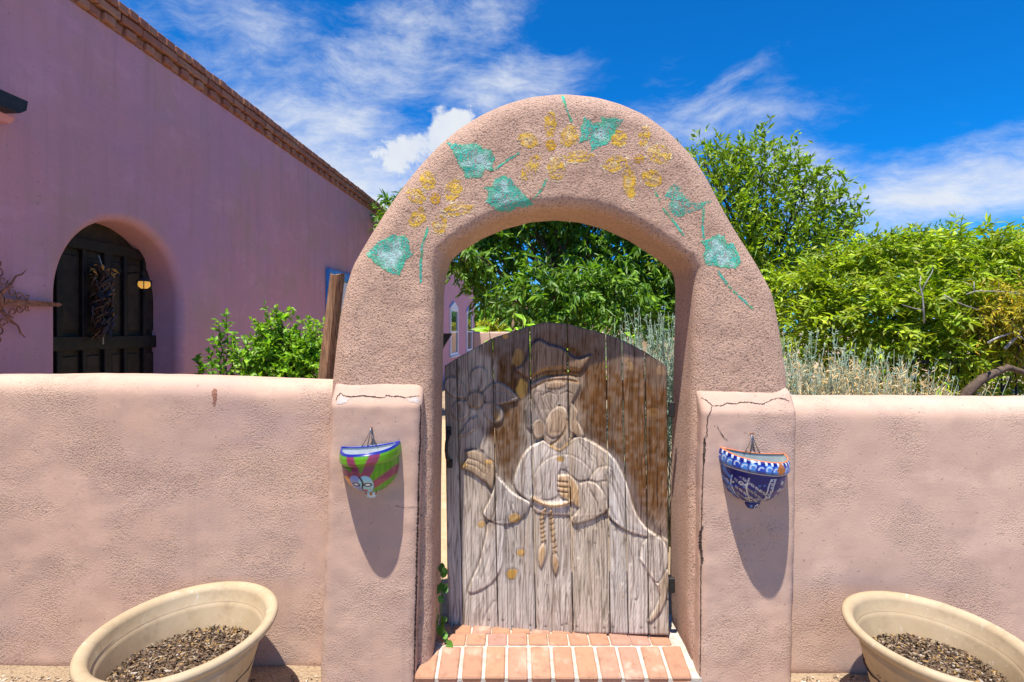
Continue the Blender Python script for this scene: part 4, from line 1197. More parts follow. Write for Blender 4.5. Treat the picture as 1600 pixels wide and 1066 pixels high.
def planter(x, y, rr, dp, zr, label, seed):
    root = empty('planter', (x, y, 0), label, 'planter', 'large cream planters')
    k = rr / .34; z = zr
    prof = [(.0, .0), (.175 * k, .0), (.185 * k, .012), (.275 * k, z - .098), (.280 * k, z - .09), (.276 * k, z - .084), (.283 * k, z - .072), (.280 * k, z - .066), (.288 * k, z - .060), (.294 * k, z - .048),
            (.318 * k, z - .042), (.334 * k, z - .030), (.340 * k, z - .016), (.337 * k, z - .004), (.326 * k, z + .002), (.312 * k, z), (.298 * k, z - .008), (.290 * k, z - .022), (.286 * k, z - .06), (.276 * k, z - .072), (.272 * k, z - .085), (.235 * k, z - .25)]
    V, Fc = lathe(prof, 128)
    mesh('bowl', [(v[0] + x, v[1] * dp + y, v[2]) for v in V], Fc, M['planter'], root, True)
    rs = .258 * k; zs = z - .165
    V = [(x, y, zs + .01)]; nr, na = 8, 48
    for i in range(1, nr + 1):
        for j in range(na):
            a = 2 * math.pi * j / na; r_ = rs * i / nr
            V.append((x + r_ * math.cos(a), y + dp * r_ * math.sin(a), zs + .02 * fbm((r_ * math.cos(a), r_ * math.sin(a), seed), 9) - .01 * i / nr + .012 * math.sin(a + seed)))
    Fc = [(0, 1 + j, 1 + (j + 1) % na) for j in range(na)]
    for i in range(nr - 1):
        for j in range(na):
            Fc.append((1 + i * na + j, 1 + (i + 1) * na + j, 1 + (i + 1) * na + (j + 1) % na, 1 + i * na + (j + 1) % na))
    mesh('soil', V, Fc, M['soil'], root, True)
    rg = np.random.default_rng(seed)
    N = 3600
    a = rg.random(N) * 2 * math.pi; r_ = rs * np.sqrt(rg.random(N)) * .99
    p = np.stack([x + r_ * np.cos(a), y + dp * r_ * np.sin(a), np.full(N, zs + .010) + rg.random(N) * .012 + .012 * np.sin(a + seed) * (r_ / rs)], 1)
    d = rg.normal(size=(N, 3)); d[:, 2] *= .35; d /= np.linalg.norm(d, axis=1, keepdims=True)
    s_ = np.cross(d, rg.normal(size=(N, 3))); s_[:, 2] *= .5; s_ /= np.linalg.norm(s_, axis=1, keepdims=True)
    l_ = (.005 + rg.random(N) * .009)[:, None]; w_ = (.0022 + rg.random(N) * .003)[:, None]
    V = np.stack([p - d * l_, p + s_ * w_, p + d * l_, p - s_ * w_], 1).reshape(-1, 3)
    pal = np.array([(.10, .065, .045), (.17, .11, .07), (.26, .18, .11), (.36, .27, .18), (.36, .22, .08), (.06, .042, .032), (.42, .36, .29)])
    cc = np.repeat(pal[rg.choice(7, N, p=[.2, .2, .18, .12, .1, .14, .06])], 4, 0)
    o = mesh('mulch', V, np.arange(N * 4).reshape(-1, 4), M['flake'], root, False, cc); o['kind'] = 'stuff'
    return root
planter(-1.290, 2.270, .330, 1.24, .440, 'wide cream planter filled with dry mulch at the foot of the left wall', 3)
planter(1.640, 2.235, .296, 1.24, .430, 'wide cream planter filled with dry mulch at the foot of the right wall', 8)

# litter along the foot of the wall
rg = np.random.default_rng(77); N = 1500
px_ = rg.uniform(-2.6, 2.6, N); py_ = 2.66 - np.abs(rg.normal(0, .14, N))
p = np.stack([px_, py_, np.full(N, .006)], 1)
d = rg.normal(size=(N, 3)); d[:, 2] *= .2; d /= np.linalg.norm(d, axis=1, keepdims=True)
s_ = np.cross(d, rg.normal(size=(N, 3)) * .3 + np.array([0, 0, 1])); s_ /= np.linalg.norm(s_, axis=1, keepdims=True)
l_ = (.004 + rg.random(N) ** 2 * .012)[:, None]; w_ = (.003 + rg.random(N) * .004)[:, None]
V = np.stack([p - d * l_, p + s_ * w_, p + d * l_ + [0, 0, .003], p - s_ * w_], 1).reshape(-1, 3)
pal = np.array([(.20, .13, .08), (.42, .30, .2), (.10, .07, .05), (.55, .47, .38)])
tag(mesh('leaf_litter', V, np.arange(N * 4).reshape(-1, 4), M['flake'], None, False, np.repeat(pal[rg.integers(0, 4, N)], 4, 0)), 'dry leaf litter along the foot of the wall', 'leaf litter', None, 'stuff')

# ------------------------------------------------------------------ the house
L0, SL = 3.1, 0.0533
def HW(D, off, z):
    return Vector((-L0 + SL * D + off, D - SL * off, z))
HROT = Matrix.Rotation(-math.atan(SL), 3, 'Z')      # local x = out of the wall, local y = along it
house = empty('adobe_house', HW(5, -2, 0), 'long mauve stucco house with brick coping along its flat roof, left of the gate', 'house')
ZT = 3.765
dc, hw_, zs_, rise = 4.315, 0.625, 1.83, 0.58
def arch_ring(g, depth, n=40):
    """opening outline grown by g, at a depth behind the wall face"""
    pts = [(dc - hw_ - g, -0.05), (dc - hw_ - g, 0.9)]
    for k in range(n + 1):
        a = math.pi - math.pi * k / n
        pts.append((dc + (hw_ + g) * math.cos(a), zs_ + (rise + g) * math.sin(a)))
    pts += [(dc + hw_ + g, 0.9), (dc + hw_ + g, -0.05)]
    return [HW(d_, -depth, z_) for d_, z_ in pts], pts
V, Fc = [], []
rd_ = 0.07
rings = []
for k in range(7):
    a = math.pi / 2 * k / 6
    rings.append(arch_ring(rd_ * (1 - math.sin(a)), rd_ * (1 - math.cos(a)))[0])
rings.append(arch_ring(0, 0.15)[0]); rings.append(arch_ring(0, 0.26)[0])
n_ = len(rings[0])
for r_ in rings: V += r_
for k in range(len(rings) - 1):
    for j in range(n_ - 1):
        Fc.append((k * n_ + j, k * n_ + j + 1, (k + 1) * n_ + j + 1, (k + 1) * n_ + j))
_, p2 = arch_ring(rd_, 0)
b0 = len(V)
arcs = p2[2:-2]
for d_, z_ in arcs: V += [HW(d_, 0, ZT)]
for j in range(len(arcs) - 1):
    Fc.append((2 + j, b0 + j, b0 + j + 1, 3 + j))
def quad(a, b_, c_, d_):
    k = len(V); V.extend([a, b_, c_, d_]); Fc.append((k, k + 1, k + 2, k + 3))
DE = 26.3
# left and right wall fields as columns that keep the ring's vertices
dl, dr = dc - hw_ - rd_, dc + hw_ + rd_
for (za, zb) in ((-.05, .9), (.9, zs_), (zs_, ZT)):
    quad(HW(-1.5, 0, za), HW(dl, 0, za), HW(dl, 0, zb), HW(-1.5, 0, zb))
    quad(HW(dr, 0, za), HW(DE, 0, za), HW(DE, 0, zb), HW(dr, 0, zb))
quad(HW(DE, 0, -.05), HW(DE, -7, -.05), HW(DE, -7, ZT), HW(DE, 0, ZT))
quad(HW(-1.5, 0, -.05), HW(-1.5, 0, ZT), HW(-1.5, -7, ZT), HW(-1.5, -7, -.05))
quad(HW(-1.5, -7, -.05), HW(-1.5, -7, ZT), HW(DE, -7, ZT), HW(DE, -7, -.05))
quad(HW(-1.5, 0, ZT), HW(DE, 0, ZT), HW(DE, -7, ZT), HW(-1.5, -7, ZT))
hw = mesh('wall', V, Fc, M['house'], house)
bm = bmesh.new(); bm.from_mesh(hw.data); bmesh.ops.remove_doubles(bm, verts=bm.verts, dist=.002); bmesh.ops.recalc_face_normals(bm, faces=bm.faces); bm.to_mesh(hw.data); bm.free()
for pl in hw.data.polygons: pl.use_smooth = len(pl.vertices) == 4 and pl.area < .05
# vestibule wall above the door, behind the opening
# --- brick coping
cop = box('coping', HW(12.4, -0.10, ZT + .105), (0.19, 27.8, 0.205), plain('coping_mortar', (0.40, 0.29, 0.22), .95, .1, 0, .25, 20, .004, 120), house, 0, HROT)
bh = brick_mesh('brick_header', (0.21, 0.098, 0.062), .006); bh.materials.append(M['roofbrick'])
bs = brick_mesh('brick_stretcher', (0.10, 0.205, 0.060), .006); bs.materials.append(M['roofbrick'])
bd = brick_mesh('brick_dentil', (0.10, 0.098, 0.060), .006); bd.materials.append(M['roofbrick'])
HR = HROT.to_euler()
def put_brick(me, D, off, z):
    o = bpy.data.objects.new('brick', me); COL.objects.link(o)
    o.parent = cop; o.matrix_parent_inverse = Matrix.Translation(-world_loc(house)) @ Matrix.Identity(4)
    o.matrix_parent_inverse = Matrix.Identity(4)
    o.location = HW(D + random.uniform(-.004, .004), off + random.uniform(-.006, .004), z + random.uniform(-.002, .002))
    o.rotation_euler = (random.uniform(-.025, .025), random.uniform(-.03, .03), HR.z + random.uniform(-.03, .03))
NEAR = 13.0
D = 3.0
while D < NEAR: put_brick(bh, D, -0.055, ZT + .186); D += .109
D = 3.0
while D < NEAR: put_brick(bs, D, -0.002, ZT + .112); D += .216
D = 3.0
while D < NEAR: put_brick(bd, D, -0.012, ZT + .038); D += .216
D = 3.108
while D < NEAR: put_brick(bd, D, -0.034, ZT + .038); D += .216
# the far courses, too small to pick apart
bmf = bmesh.new()
def addb(s, D, off, z):
    g = bmesh.ops.create_cube(bmf, size=1.0)['verts']
    bmesh.ops.scale(bmf, vec=s, verts=g); bmesh.ops.rotate(bmf, cent=(0, 0, 0), matrix=HROT, verts=g); bmesh.ops.translate(bmf, vec=HW(D, off, z), verts=g)
for a_, b_, st, sz, off, z in ((NEAR, DE, .109, (0.21, .098, .062), -.055, ZT + .186), (NEAR, DE, .216, (.10, .205, .06), .010, ZT + .112), (NEAR, DE, .216, (.10, .098, .06), -.012, ZT + .038)):
    D = 3.0 + math.ceil((a_ - 3.0) / st) * st
    while D < b_:
        addb(sz, D, off, z); D += st
    if off < 0:
        pass
D = 1.0
while D < 2.95: addb((0.21, .098, .062), D, -.055, ZT + .186); D += .109
D = 1.0
while D < 2.9: addb((.10, .205, .06), D, .010, ZT + .112); D += .216
fb = bm_obj('brick_courses', bmf, M['roofbrick'], cop); fb.matrix_parent_inverse = Matrix.Identity(4); fb['kind'] = 'stuff'
# --- door
door = box('door', HW(dc, -.275, 1.15), (0.03, 1.42, 2.7), M['doorpanel'], house, 0, HROT)
def hbox(name, D0, D1, z0, z1, off, th, mat, parent, bev=.004):
    o = box(name, HW((D0 + D1) / 2, off, (z0 + z1) / 2), (th, D1 - D0, z1 - z0), mat, parent, bev, HROT)
    return o
def dpx(x, off):      # distance along the wall of the point seen at column x, lying off from the face
    return (L0 - off) * F / (HX + SL * F - x)
yo = -.245
for x, w in ((88, .05), (127, .035), (164, .07), (192, .035), (222, .03), (247, .05)):
    c_ = dpx(x, yo); hbox('stile', c_ - w / 2, c_ + w / 2, 0.02, 2.22, yo, .035, M['darkwood'], door)
hbox('rail', 3.66, 5.0, 2.19, 2.27, yo + .004, .04, M['darkwood'], door)
hbox('rail', 3.66, 5.0, 1.46, 1.56, yo + .004, .04, M['darkwood'], door)
hbox('rail', 3.66, 5.0, 0.90, 0.98, yo + .004, .04, M['darkwood'], door)
for x0, x1 in ((91, 124), (130, 158), (170, 189), (195, 219), (225, 243)):
    a_, b_ = dpx(x0, yo), dpx(x1, yo)
    hbox('panel', a_ + .02, b_ - .02, 1.60, 2.14, -.258, .02, M['doorpanel'], door, .008)
    hbox('panel', a_ + .02, b_ - .02, 1.02, 1.42, -.258, .02, M['doorpanel'], door, .008)
# scrolled iron on the upper panels
for x in (146, 178):
    c_ = dpx(x, -.23)
    tubes('scroll', [([HW(c_ + .06 * math.cos(a) * (1 - a / 16), -.225, 2.06 + .055 * math.sin(a) * (1 - a / 16)) for a in np.linspace(0, 9, 26)], .006)], M['iron'], door, 5)
# --- roof spout by the left edge
sp_ = hbox('roof_spout', 2.98, 3.28, 2.765, 2.925, .02, .22, M['house'], house, .03)
V = [HW(d_, o_, z_) for o_ in (.02, .215) for d_, z_ in ((3.02, 2.885), (3.03, 2.83), (3.07, 2.80), (3.19, 2.80), (3.23, 2.83), (3.24, 2.885))]
Fc = [(i, i + 1, i + 7, i + 6) for i in range(5)] + [(6, 7, 8, 9, 10, 11)]
li = mesh('metal_lining', V, Fc, M['iron'], sp_)
md = li.modifiers.new('thick', 'SOLIDIFY'); md.thickness = .006
# --- windows
def window(D0, D1, z0, z1, mframe, ped=False, fw=.10):
    w = hbox('window', D0, D1, z0, z1, .012, .02, M['glass'], house, 0)
    for a_, b_, c_, d_ in ((D0 - fw, D0, z0 - fw, z1 + fw), (D1, D1 + fw, z0 - fw, z1 + fw), (D0, D1, z1, z1 + fw), (D0, D1, z0 - fw, z0)):
        hbox('frame', a_, b_, c_, d_, .03, .06, mframe, w, .008)
    hbox('glazing_bar', D0, D1, (z0 + z1) / 2 - .025, (z0 + z1) / 2 + .025, .03, .035, mframe, w, .004)
    hbox('sill', D0 - fw - .04, D1 + fw + .04, z0 - fw - .05, z0 - fw - .003, .05, .11, mframe, w, .008)
    if ped:
        zc = z1 + fw + .003
        V = [HW(d_, o_, z_) for o_ in (0.0, .065) for d_, z_ in ((D0 - fw - .04, zc), (D1 + fw + .04, zc), ((D0 + D1) / 2, zc + .22))]
        mesh('pediment', V, [(0, 2, 1), (3, 4, 5), (0, 1, 4, 3), (1, 2, 5, 4), (2, 0, 3, 5)], mframe, w)
    return w
window(19.2, 20.7, 0.85, 2.28, M['white'], True)
window(23.4, 24.9, 0.85, 2.28, M['white'], True)
wb = window(8.35, 9.45, 1.05, 2.36, M['bluepaint'], False, .13)
# white lace edging inside the blue window
hbox('curtain', 8.36, 9.44, 1.9, 2.35, .026, .006, M['white'], wb, 0)
# a dark wall sconce further along
V = [HW(17.6, .0, 1.52), HW(17.9, .0, 1.52), HW(17.75, .32, 1.52), HW(17.6, .0, 1.02), HW(17.9, .0, 1.02)]
mesh('wall_shelf', V, [(0, 1, 2), (0, 2, 3), (1, 4, 2), (3, 2, 4), (0, 3, 4, 1)], M['darkwood'], house)

# lantern glowing in the doorway
ln = empty('lantern', HW(4.62, -.10, 1.93), 'small lantern glowing warm yellow in the dark arched doorway', 'lantern')
c_ = HW(4.62, -.10, 1.965)
V, Fc = lathe([(0, -.026), (.024, -.025), (.042, -.008), (.045, .012), (.040, .030), (0, .030)], 16)
mesh('glass', [Vector(v) + c_ for v in V], Fc, M['lampglow'], ln, True)
V, Fc = lathe([(.060, .031), (.056, .037), (.02, .058), (.008, .075), (0, .075)], 16)
mesh('cap', [Vector(v) + c_ for v in V], Fc, M['iron'], ln, True)
tubes('frame', [([c_ + Vector((.055 * math.cos(a), .055 * math.sin(a), -.03)), c_ + Vector((.058 * math.cos(a), .058 * math.sin(a), .034))], .0035) for a in np.linspace(0, 2 * math.pi, 7)[:-1]], M['iron'], ln, 4)
tubes('bracket', [([c_ + Vector((0, 0, .07)), c_ + Vector((-.02, 0, .11)), HW(4.62, -.25, 2.06)], .006)], M['iron'], ln, 5)

# chile ristra on the door
rs_c = HW(4.27, -.165, 1.56)
ris = empty('chile_ristra', rs_c, 'string of dark dried chile pods hanging on the brown door', 'chile string')
M['chile'] = plain('dried_chile_skin', (0.045, 0.018, 0.013), .4, .5, 0, .5, 60)
M['husk'] = plain('dry_corn_husk', (0.42, 0.26, 0.09), .8, .2, 0, .35, 40)
bm = bmesh.new()
bmesh.ops.create_cone(bm, segments=6, radius1=.013, radius2=.003, depth=.085, cap_ends=True)
for v in bm.verts:
    if v.co.z > 0: v.co.x += .012
me_p = bpy.data.meshes.new('pod'); bm.to_mesh(me_p); bm.free(); me_p.materials.append(M['chile'])
for i in range(150):
    k = random.random(); z = 1.56 + k * .50
    rad = .085 * (1 - .25 * abs(k - .45)) * (1 if k < .85 else .7)
    a = random.uniform(0, 2 * math.pi)
    o = bpy.data.objects.new('pod', me_p); COL.objects.link(o); o.parent = ris; o.matrix_parent_inverse = Matrix.Translation(-world_loc(ris))
    o.location = (rs_c.x + rad * random.uniform(.3, 1) * math.cos(a) * .7, rs_c.y + rad * random.uniform(.3, 1.05) * math.sin(a), z)
    o.rotation_euler = (random.uniform(2.1, 3.6), random.uniform(-.6, .6), a)
V, Fc = [], []
for i in range(16):
    a = random.uniform(0, 6.28); c_ = Vector((rs_c.x + .04 * math.cos(a), rs_c.y + .055 * math.sin(a), 2.03 + random.uniform(-.04, .05)))
    d_ = Vector((math.cos(a) * .6, math.sin(a), random.uniform(-.6, .9))).normalized(); s__ = d_.cross(Vector((0, 0, 1))).normalized()
    l_ = random.uniform(.04, .09); k = len(V)
    V += [c_, c_ + d_ * l_ * .5 + s__ * .012, c_ + d_ * l_ + Vector((0, 0, -.015)), c_ + d_ * l_ * .5 - s__ * .012]; Fc.append((k, k + 1, k + 2, k + 3))
mesh('husk', V, Fc, M['husk'], ris)
tubes('string', [([HW(4.27, -.20, 2.16), rs_c + Vector((0, 0, .5)), rs_c + Vector((0, 0, -.06))], .005)], M['twig'], ris, 5)

# iron sun-cross ornament on the house wall
D0, Z0 = 3.215, 1.765
sn = empty('iron_sun_ornament', HW(D0, .03, Z0), 'rusty iron sunburst ornament with scrolls on the mauve wall at the left edge', 'wall ornament')
def SP(r_, a, off=.035): return HW(D0 + r_ * math.cos(a), off, Z0 + r_ * math.sin(a))
V, Fc = lathe([(0, .03), (.05, .028), (.075, .012), (.08, 0), (0, 0)], 24)
mesh('boss', [HW(D0 + v[0], .02 + v[2], Z0 + v[1]) for v in V], Fc, M['rust'], sn, True)
for k in range(4):
    a = k * math.pi / 2
    V = []; pr_ = [(.06, .019), (.385, .014), (.41, .009), (.425, .013), (.435, .009), (.452, 0.0)]
    ca, sa = math.cos(a), math.sin(a)
    for r_, w_ in pr_:
        for s__ in (-1, 1):
            for o_ in (.028, .044):
                V.append(HW(D0 + r_ * ca - s__ * w_ * sa, o_, Z0 + r_ * sa + s__ * w_ * ca))
    Fc = []
    for i in range(len(pr_) - 1):
        q = i * 4
        Fc += [(q, q + 4, q + 5, q + 1), (q + 2, q + 3, q + 7, q + 6), (q + 1, q + 5, q + 7, q + 3), (q, q + 2, q + 6, q + 4)]
    mesh('ray', V, Fc, M['rust'], sn)
    a2 = a + math.pi / 4
    pts = [SP(.07, a2), SP(.16, a2), SP(.205, a2 + .05), SP(.245, a2 - .03), SP(.285, a2 - .02)]
    tubes('ray', [(pts, [.010, .008, .005, .005, .002])], M['rust'], sn, 6)
    for s__ in (-1, 1):
        for rc, ac, r0, ph in ((.165, .22, .026, 0), (.135, .45, .030, 1.5), (.215, .14, .018, .7)):
            cc = (D0 + rc * math.cos(a + s__ * ac), Z0 + rc * math.sin(a + s__ * ac))
            pts = [HW(cc[0] + r0 * (1 - b_ / 9) * math.cos(a + s__ * (b_ + ph)), .034, cc[1] + r0 * (1 - b_ / 9) * math.sin(a + s__ * (b_ + ph))) for b_ in np.linspace(0, 6.5, 18)]
            tubes('scroll', [(pts, .004)], M['rust'], sn, 5)

# ------------------------------------------------------------------ weathered post behind the wall
po = [P(527.5, 429, 3.16), P(509, 592, 3.16), P(495, 1000, 3.16)]
V, Fc = [], []
for i, p_ in enumerate(po):
    for k in range(10):
        a = 2 * math.pi * k / 10
        V.append(p_ + Vector(((.036 + .004 * i) * math.cos(a) * (1.12 if k % 3 else .95), .045 * math.sin(a), (.008 * math.cos(a * 2) if i == 0 else 0))))
for i in range(2):
    for k in range(10):
        Fc.append((i * 10 + k, (i + 1) * 10 + k, (i + 1) * 10 + (k + 1) % 10, i * 10 + (k + 1) % 10))
Fc.append(tuple(range(10)))
tag(mesh('wooden_post', V, Fc, M['post']), 'weathered grey-brown wooden post leaning behind the wall at the left of the arch', 'post')

# ------------------------------------------------------------------ vegetation
def nrmz(v): return v / np.maximum(np.linalg.norm(v, axis=-1, keepdims=True), 1e-9)
def leaf_arrays(pos, dr, Ln, Wd, col, fold=.25, rng=RNG, upb=.6):
    N = len(pos)
    dr = nrmz(dr)
    up = nrmz(rng.normal(size=(N, 3)) * .55 + np.array([-.1, -.35, upb + .4]))
    side = nrmz(np.cross(dr, up)); nn = nrmz(np.cross(side, dr))
    Ln = Ln[:, None]; Wd = Wd[:, None]
    a = pos; b_ = pos + dr * Ln * .45 + side * Wd * .5 + nn * Wd * fold; c = pos + dr * Ln - nn * Ln * .08; d = pos + dr * Ln * .45 - side * Wd * .5 + nn * Wd * fold
    V = np.stack([a, b_, c, d], 1).reshape(-1, 3)
    i = np.arange(N) * 4
    Fc = np.stack([np.stack([i, i + 1, i + 2], 1), np.stack([i, i + 2, i + 3], 1)], 1).reshape(-1, 3)
    return V, Fc, np.repeat(col, 4, 0)
def leaf_obj(name, pos, dr, Ln, Wd, col, mat, parent, **kw):
    V, Fc, Cc = leaf_arrays(pos, dr, Ln, Wd, col, **kw)
    me = bpy.data.meshes.new(name)
    me.vertices.add(len(V)); me.vertices.foreach_set('co', V.astype(np.float32).ravel())
    n = len(Fc)
    me.loops.add(n * 3); me.loops.foreach_set('vertex_index', Fc.astype(np.int32).ravel())
    me.polygons.add(n); me.polygons.foreach_set('loop_start', np.arange(0, n * 3, 3, dtype=np.int32))
    me.update(calc_edges=True)
    a = me.color_attributes.new('Col', 'FLOAT_COLOR', 'POINT')
    c4 = np.ones((len(V), 4), np.float32); c4[:, :3] = Cc; a.data.foreach_set('color', c4.ravel())
    return link(me, name, mat, parent)
def lobes_px(lst, D, dd=0.0, sq=1.0):
    """lobes given by direction, apparent radius and their own distance"""
    out = []
    for l in lst:
        x, y, r = l[:3]; d_ = D + (l[3] if len(l) > 3 else 0)
        out.append((np.array(P(x, y, d_)), r / F * d_))
    return out
GAIN = np.array((1.75, 1.68, 0.80))
def pal_mix(rng, N, cs, bright=.25):
    cs = np.array(cs); w = rng.dirichlet(np.ones(len(cs)) * .8, N)
    return (w @ cs) * GAIN * (1 + bright * rng.normal(size=(N, 1))).clip(.5, 1.7)
def wig(a, b_, n, amp, rng):
    a, b_ = np.array(a), np.array(b_); L = np.linalg.norm(b_ - a)
    t_ = np.linspace(0, 1, n)[:, None]
    p = a + (b_ - a) * t_ + rng.normal(size=(n, 3)) * amp * L * np.sin(np.pi * t_)
    p[:, 2] += .10 * L * np.sin(np.pi * t_[:, 0])
    return p
def tree(name, base, fork, lobes, ncl, per, leafL, leafW, cs, label, cat, group=None, seed=1, droop=-.4, tw=.35, r0=.12, outward=.8, up=.0, mat=None, cl_pin=None, nbr=3, shell=.45, lfold=.25):
    rng = np.random.default_rng(seed)
    root = empty(name, base, label, cat, group)
    base, fork = np.array(base), np.array(fork)
    paths = [(wig(base, fork, 6, .03, rng), np.linspace(r0, r0 * .75, 6))]
    vol = np.array([r ** 2 for _, r in lobes]); vol /= vol.sum()
    for (c, r) in lobes:
        st = base + (fork - base) * rng.uniform(.75, 1.0)
        p = wig(st, c, 7, .05, rng); paths.append((p, np.linspace(r0 * .5, r0 * .12, 7)))
        for _ in range(nbr):
            e = c + nrmz(rng.normal(size=3) + np.array([0, 0, .4])) * r * .8
            paths.append((wig(p[rng.integers(3, 6)], e, 5, .06, rng), np.linspace(r0 * .14, r0 * .03, 5)))
    li = rng.choice(len(lobes), ncl, p=vol)
    C_ = np.array([lobes[i][0] for i in li]); R_ = np.array([lobes[i][1] for i in li])
    dv = nrmz(rng.normal(size=(ncl, 3)))
    rr = R_ * (rng.random(ncl) ** shell)
    cp = C_ + dv * rr[:, None]
    td = nrmz(dv * outward + rng.normal(size=(ncl, 3)) * .45 + np.array([0, 0, up]))
    tl = tw * (.6 + .8 * rng.random(ncl))
    s = np.tile(np.linspace(.05, 1, per), ncl) + rng.normal(size=ncl * per) * .04
    CP = np.repeat(cp, per, 0); TD = np.repeat(td, per, 0); TL = np.repeat(tl, per)
    pos = CP + TD * (TL * s)[:, None]; pos[:, 2] += (droop * .35 * TL * s * s)
    N = len(pos)
    dr = TD * .7 + rng.normal(size=(N, 3)) * .65 + np.array([0, 0, droop])
    clb = np.repeat(1 + .16 * rng.normal(size=(ncl, 1)), per, 0).clip(.6, 1.5)
    col = pal_mix(rng, N, cs, .14) * clb
    leaf_obj('crown', pos, dr, leafL * (.45 + 1.05 * rng.random(N)), leafW * (.55 + .85 * rng.random(N)), col, mat or M['leaf'], root, rng=rng, fold=lfold)
    # fine twigs
    sub = rng.choice(ncl, min(ncl, 260), replace=False)
    for i in sub:
        paths.append((np.stack([cp[i] - td[i] * tl[i] * .3, cp[i] + td[i] * tl[i] * .5, cp[i] + td[i] * tl[i] * .95 + np.array([0, 0, droop * .3 * tl[i]])]), [r0 * .035 + .002, r0 * .03 + .0015, .001]))
    tubes('trunk', paths, M['bark'], root, 5)
    return root

# ash tree framed by the arch
L = lobes_px([(740, 385, 36), (775, 440, 38), (725, 408, 22, -.5), (790, 400, 30), (800, 470, 26, -.6), (850, 455, 40, -.8), (905, 470, 42, -.8), (960, 455, 45, -.6), (1010, 440, 44), (1045, 470, 36), (985, 500, 30, -.6), (930, 420, 38), (985, 390, 42), (880, 400, 26, .8), (860, 350, 40, .6), (920, 350, 44, .3), (800, 340, 40, .3), (1050, 400, 46), (760, 350, 30, .4), (700, 340, 36, .6), (650, 335, 30, .8), (612, 332, 18, .9), (870, 300, 50), (960, 310, 44), (780, 300, 44), (1060, 340, 40, .5), (1040, 500, 26)], 9.5)
tree('ash_tree', (P(883, 517, 9.7).x, 9.7, 0), P(885, 478, 9.7), L, 2300, 12, .150, .046, [(.05, .13, .022), (.085, .175, .028), (.025, .075, .018), (.15, .24, .04)], 'dark green leafy tree seen through the arch behind the gate', 'tree', None, 21, -.55, .30, .11, .75, .1, shell=.4, nbr=5)
# elm-like tree right of the arch
L = lobes_px([(1125, 275, 34), (1165, 300, 46), (1150, 360, 55), (1215, 330, 50), (1210, 400, 62), (1270, 350, 42), (1290, 395, 46), (1150, 440, 60), (1240, 450, 55), (1195, 255, 26), (1255, 290, 24), (1300, 318, 18), (1100, 250, 20), (1320, 360, 16), (1200, 520, 50), (1130, 520, 45), (1080, 400, 40)], 7.2)
elm = tree('elm_tree', (P(1180, 517, 7.2).x, 7.2, 0), P(1180, 500, 7.2), L, 1050, 12, .088, .034, [(.10, .18, .018), (.16, .24, .024), (.055, .115, .014), (.24, .30, .045)], 'airy light green tree with upright sprays rising right of the arch', 'tree', None, 33, .0, .34, .06, .45, .75, shell=.5)
# long upright sprays on its outline
rng = np.random.default_rng(9)
for (x0, y0, x1, y1) in ((1180, 300, 1178, 208), (1190, 290, 1200, 222), (1215, 290, 1236, 240), (1240, 300, 1298, 262), (1250, 300, 1318, 272), (1260, 330, 1335, 335), (1270, 345, 1340, 350), (1120, 280, 1108, 228), (1150, 280, 1140, 232), (1225, 280, 1262, 250), (1280, 310, 1318, 300), (1165, 290, 1160, 225)):
    pos, dr = [], []
    a, b_ = np.array(P(x0, y0, 7.1)), np.array(P(x1, y1, 7.1 + rng.uniform(-.3, .3)))
    p = wig(a, b_, 8, .03, rng)
    for k in range(44):
        t_ = rng.random() ** .8; j = min(6, int(t_ * 7)); q = p[j] + (p[j + 1] - p[j]) * (t_ * 7 - j)
        pos.append(q); dr.append(nrmz(b_ - a) * .5 + rng.normal(size=3) * .7)
    pos, dr = np.array(pos), np.array(dr); N = len(pos)
    sp_o = tubes('spray', [(p, np.linspace(.008, .002, 8))], M['bark'], elm, 4)
    lf = leaf_obj('leaves', pos, dr, .09 * (.6 + .7 * rng.random(N)), .036 * (.7 + .6 * rng.random(N)), pal_mix(rng, N, [(.11, .20, .022), (.17, .26, .03)], .15), M['leaf'], sp_o, rng=rng)
    lf.matrix_parent_inverse = Matrix.Identity(4)
# feathery trees beyond the vines
L = lobes_px([(1420, 395, 20), (1470, 385, 24), (1440, 380, 14), (1395, 390, 12), (1500, 400, 20), (1530, 415, 20), (1570, 392, 16), (1600, 388, 22), (1640, 385, 26), (1380, 410, 20)], 14)
tree('locust_tree', (P(1470, 517, 14).x, 14, 0), P(1470, 450, 14), L, 900, 12, .10, .04, [(.05, .15, .02), (.08, .20, .03), (.04, .12, .025)], 'feathery green tree top peeking above the vines on the right', 'tree', None, 41, -.1, .3, .09, .8, .1)

# compound-leaved vine mass over the right wall
rng = np.random.default_rng(51)
vine = empty('vine_shrub', P(1450, 517, 5.6) * Vector((1, 1, 0)) if False else (P(1450, 517, 5.6).x, 5.6, 0), 'dense bright green vine with long leaflets spilling behind the right garden wall', 'shrub')
lob = lobes_px([(1240, 470, 38, .6), (1280, 450, 46, .4), (1330, 440, 48, .3), (1380, 430, 46, .2), (1430, 425, 48), (1480, 420, 46), (1530, 415, 46), (1580, 425, 48), (1630, 425, 50), (1700, 430, 60), (1250, 530, 42, .4), (1300, 510, 50, .1), (1350, 500, 52, -.1), (1400, 500, 52, -.3), (1460, 490, 54, -.3), (1520, 480, 54, -.2), (1580, 490, 54, -.1), (1640, 500, 55), (1410, 560, 42, -.3), (1460, 555, 46, -.4), (1520, 545, 44, -.2), (1320, 560, 36, .2), (1590, 560, 44, .2), (1380, 590, 34, 0), (1560, 600, 34, .5), (1480, 600, 30, .2)], 5.6)
vol = np.array([r ** 2 for _, r in lob]); vol /= vol.sum()
NC = 3000
li = rng.choice(len(lob), NC, p=vol)
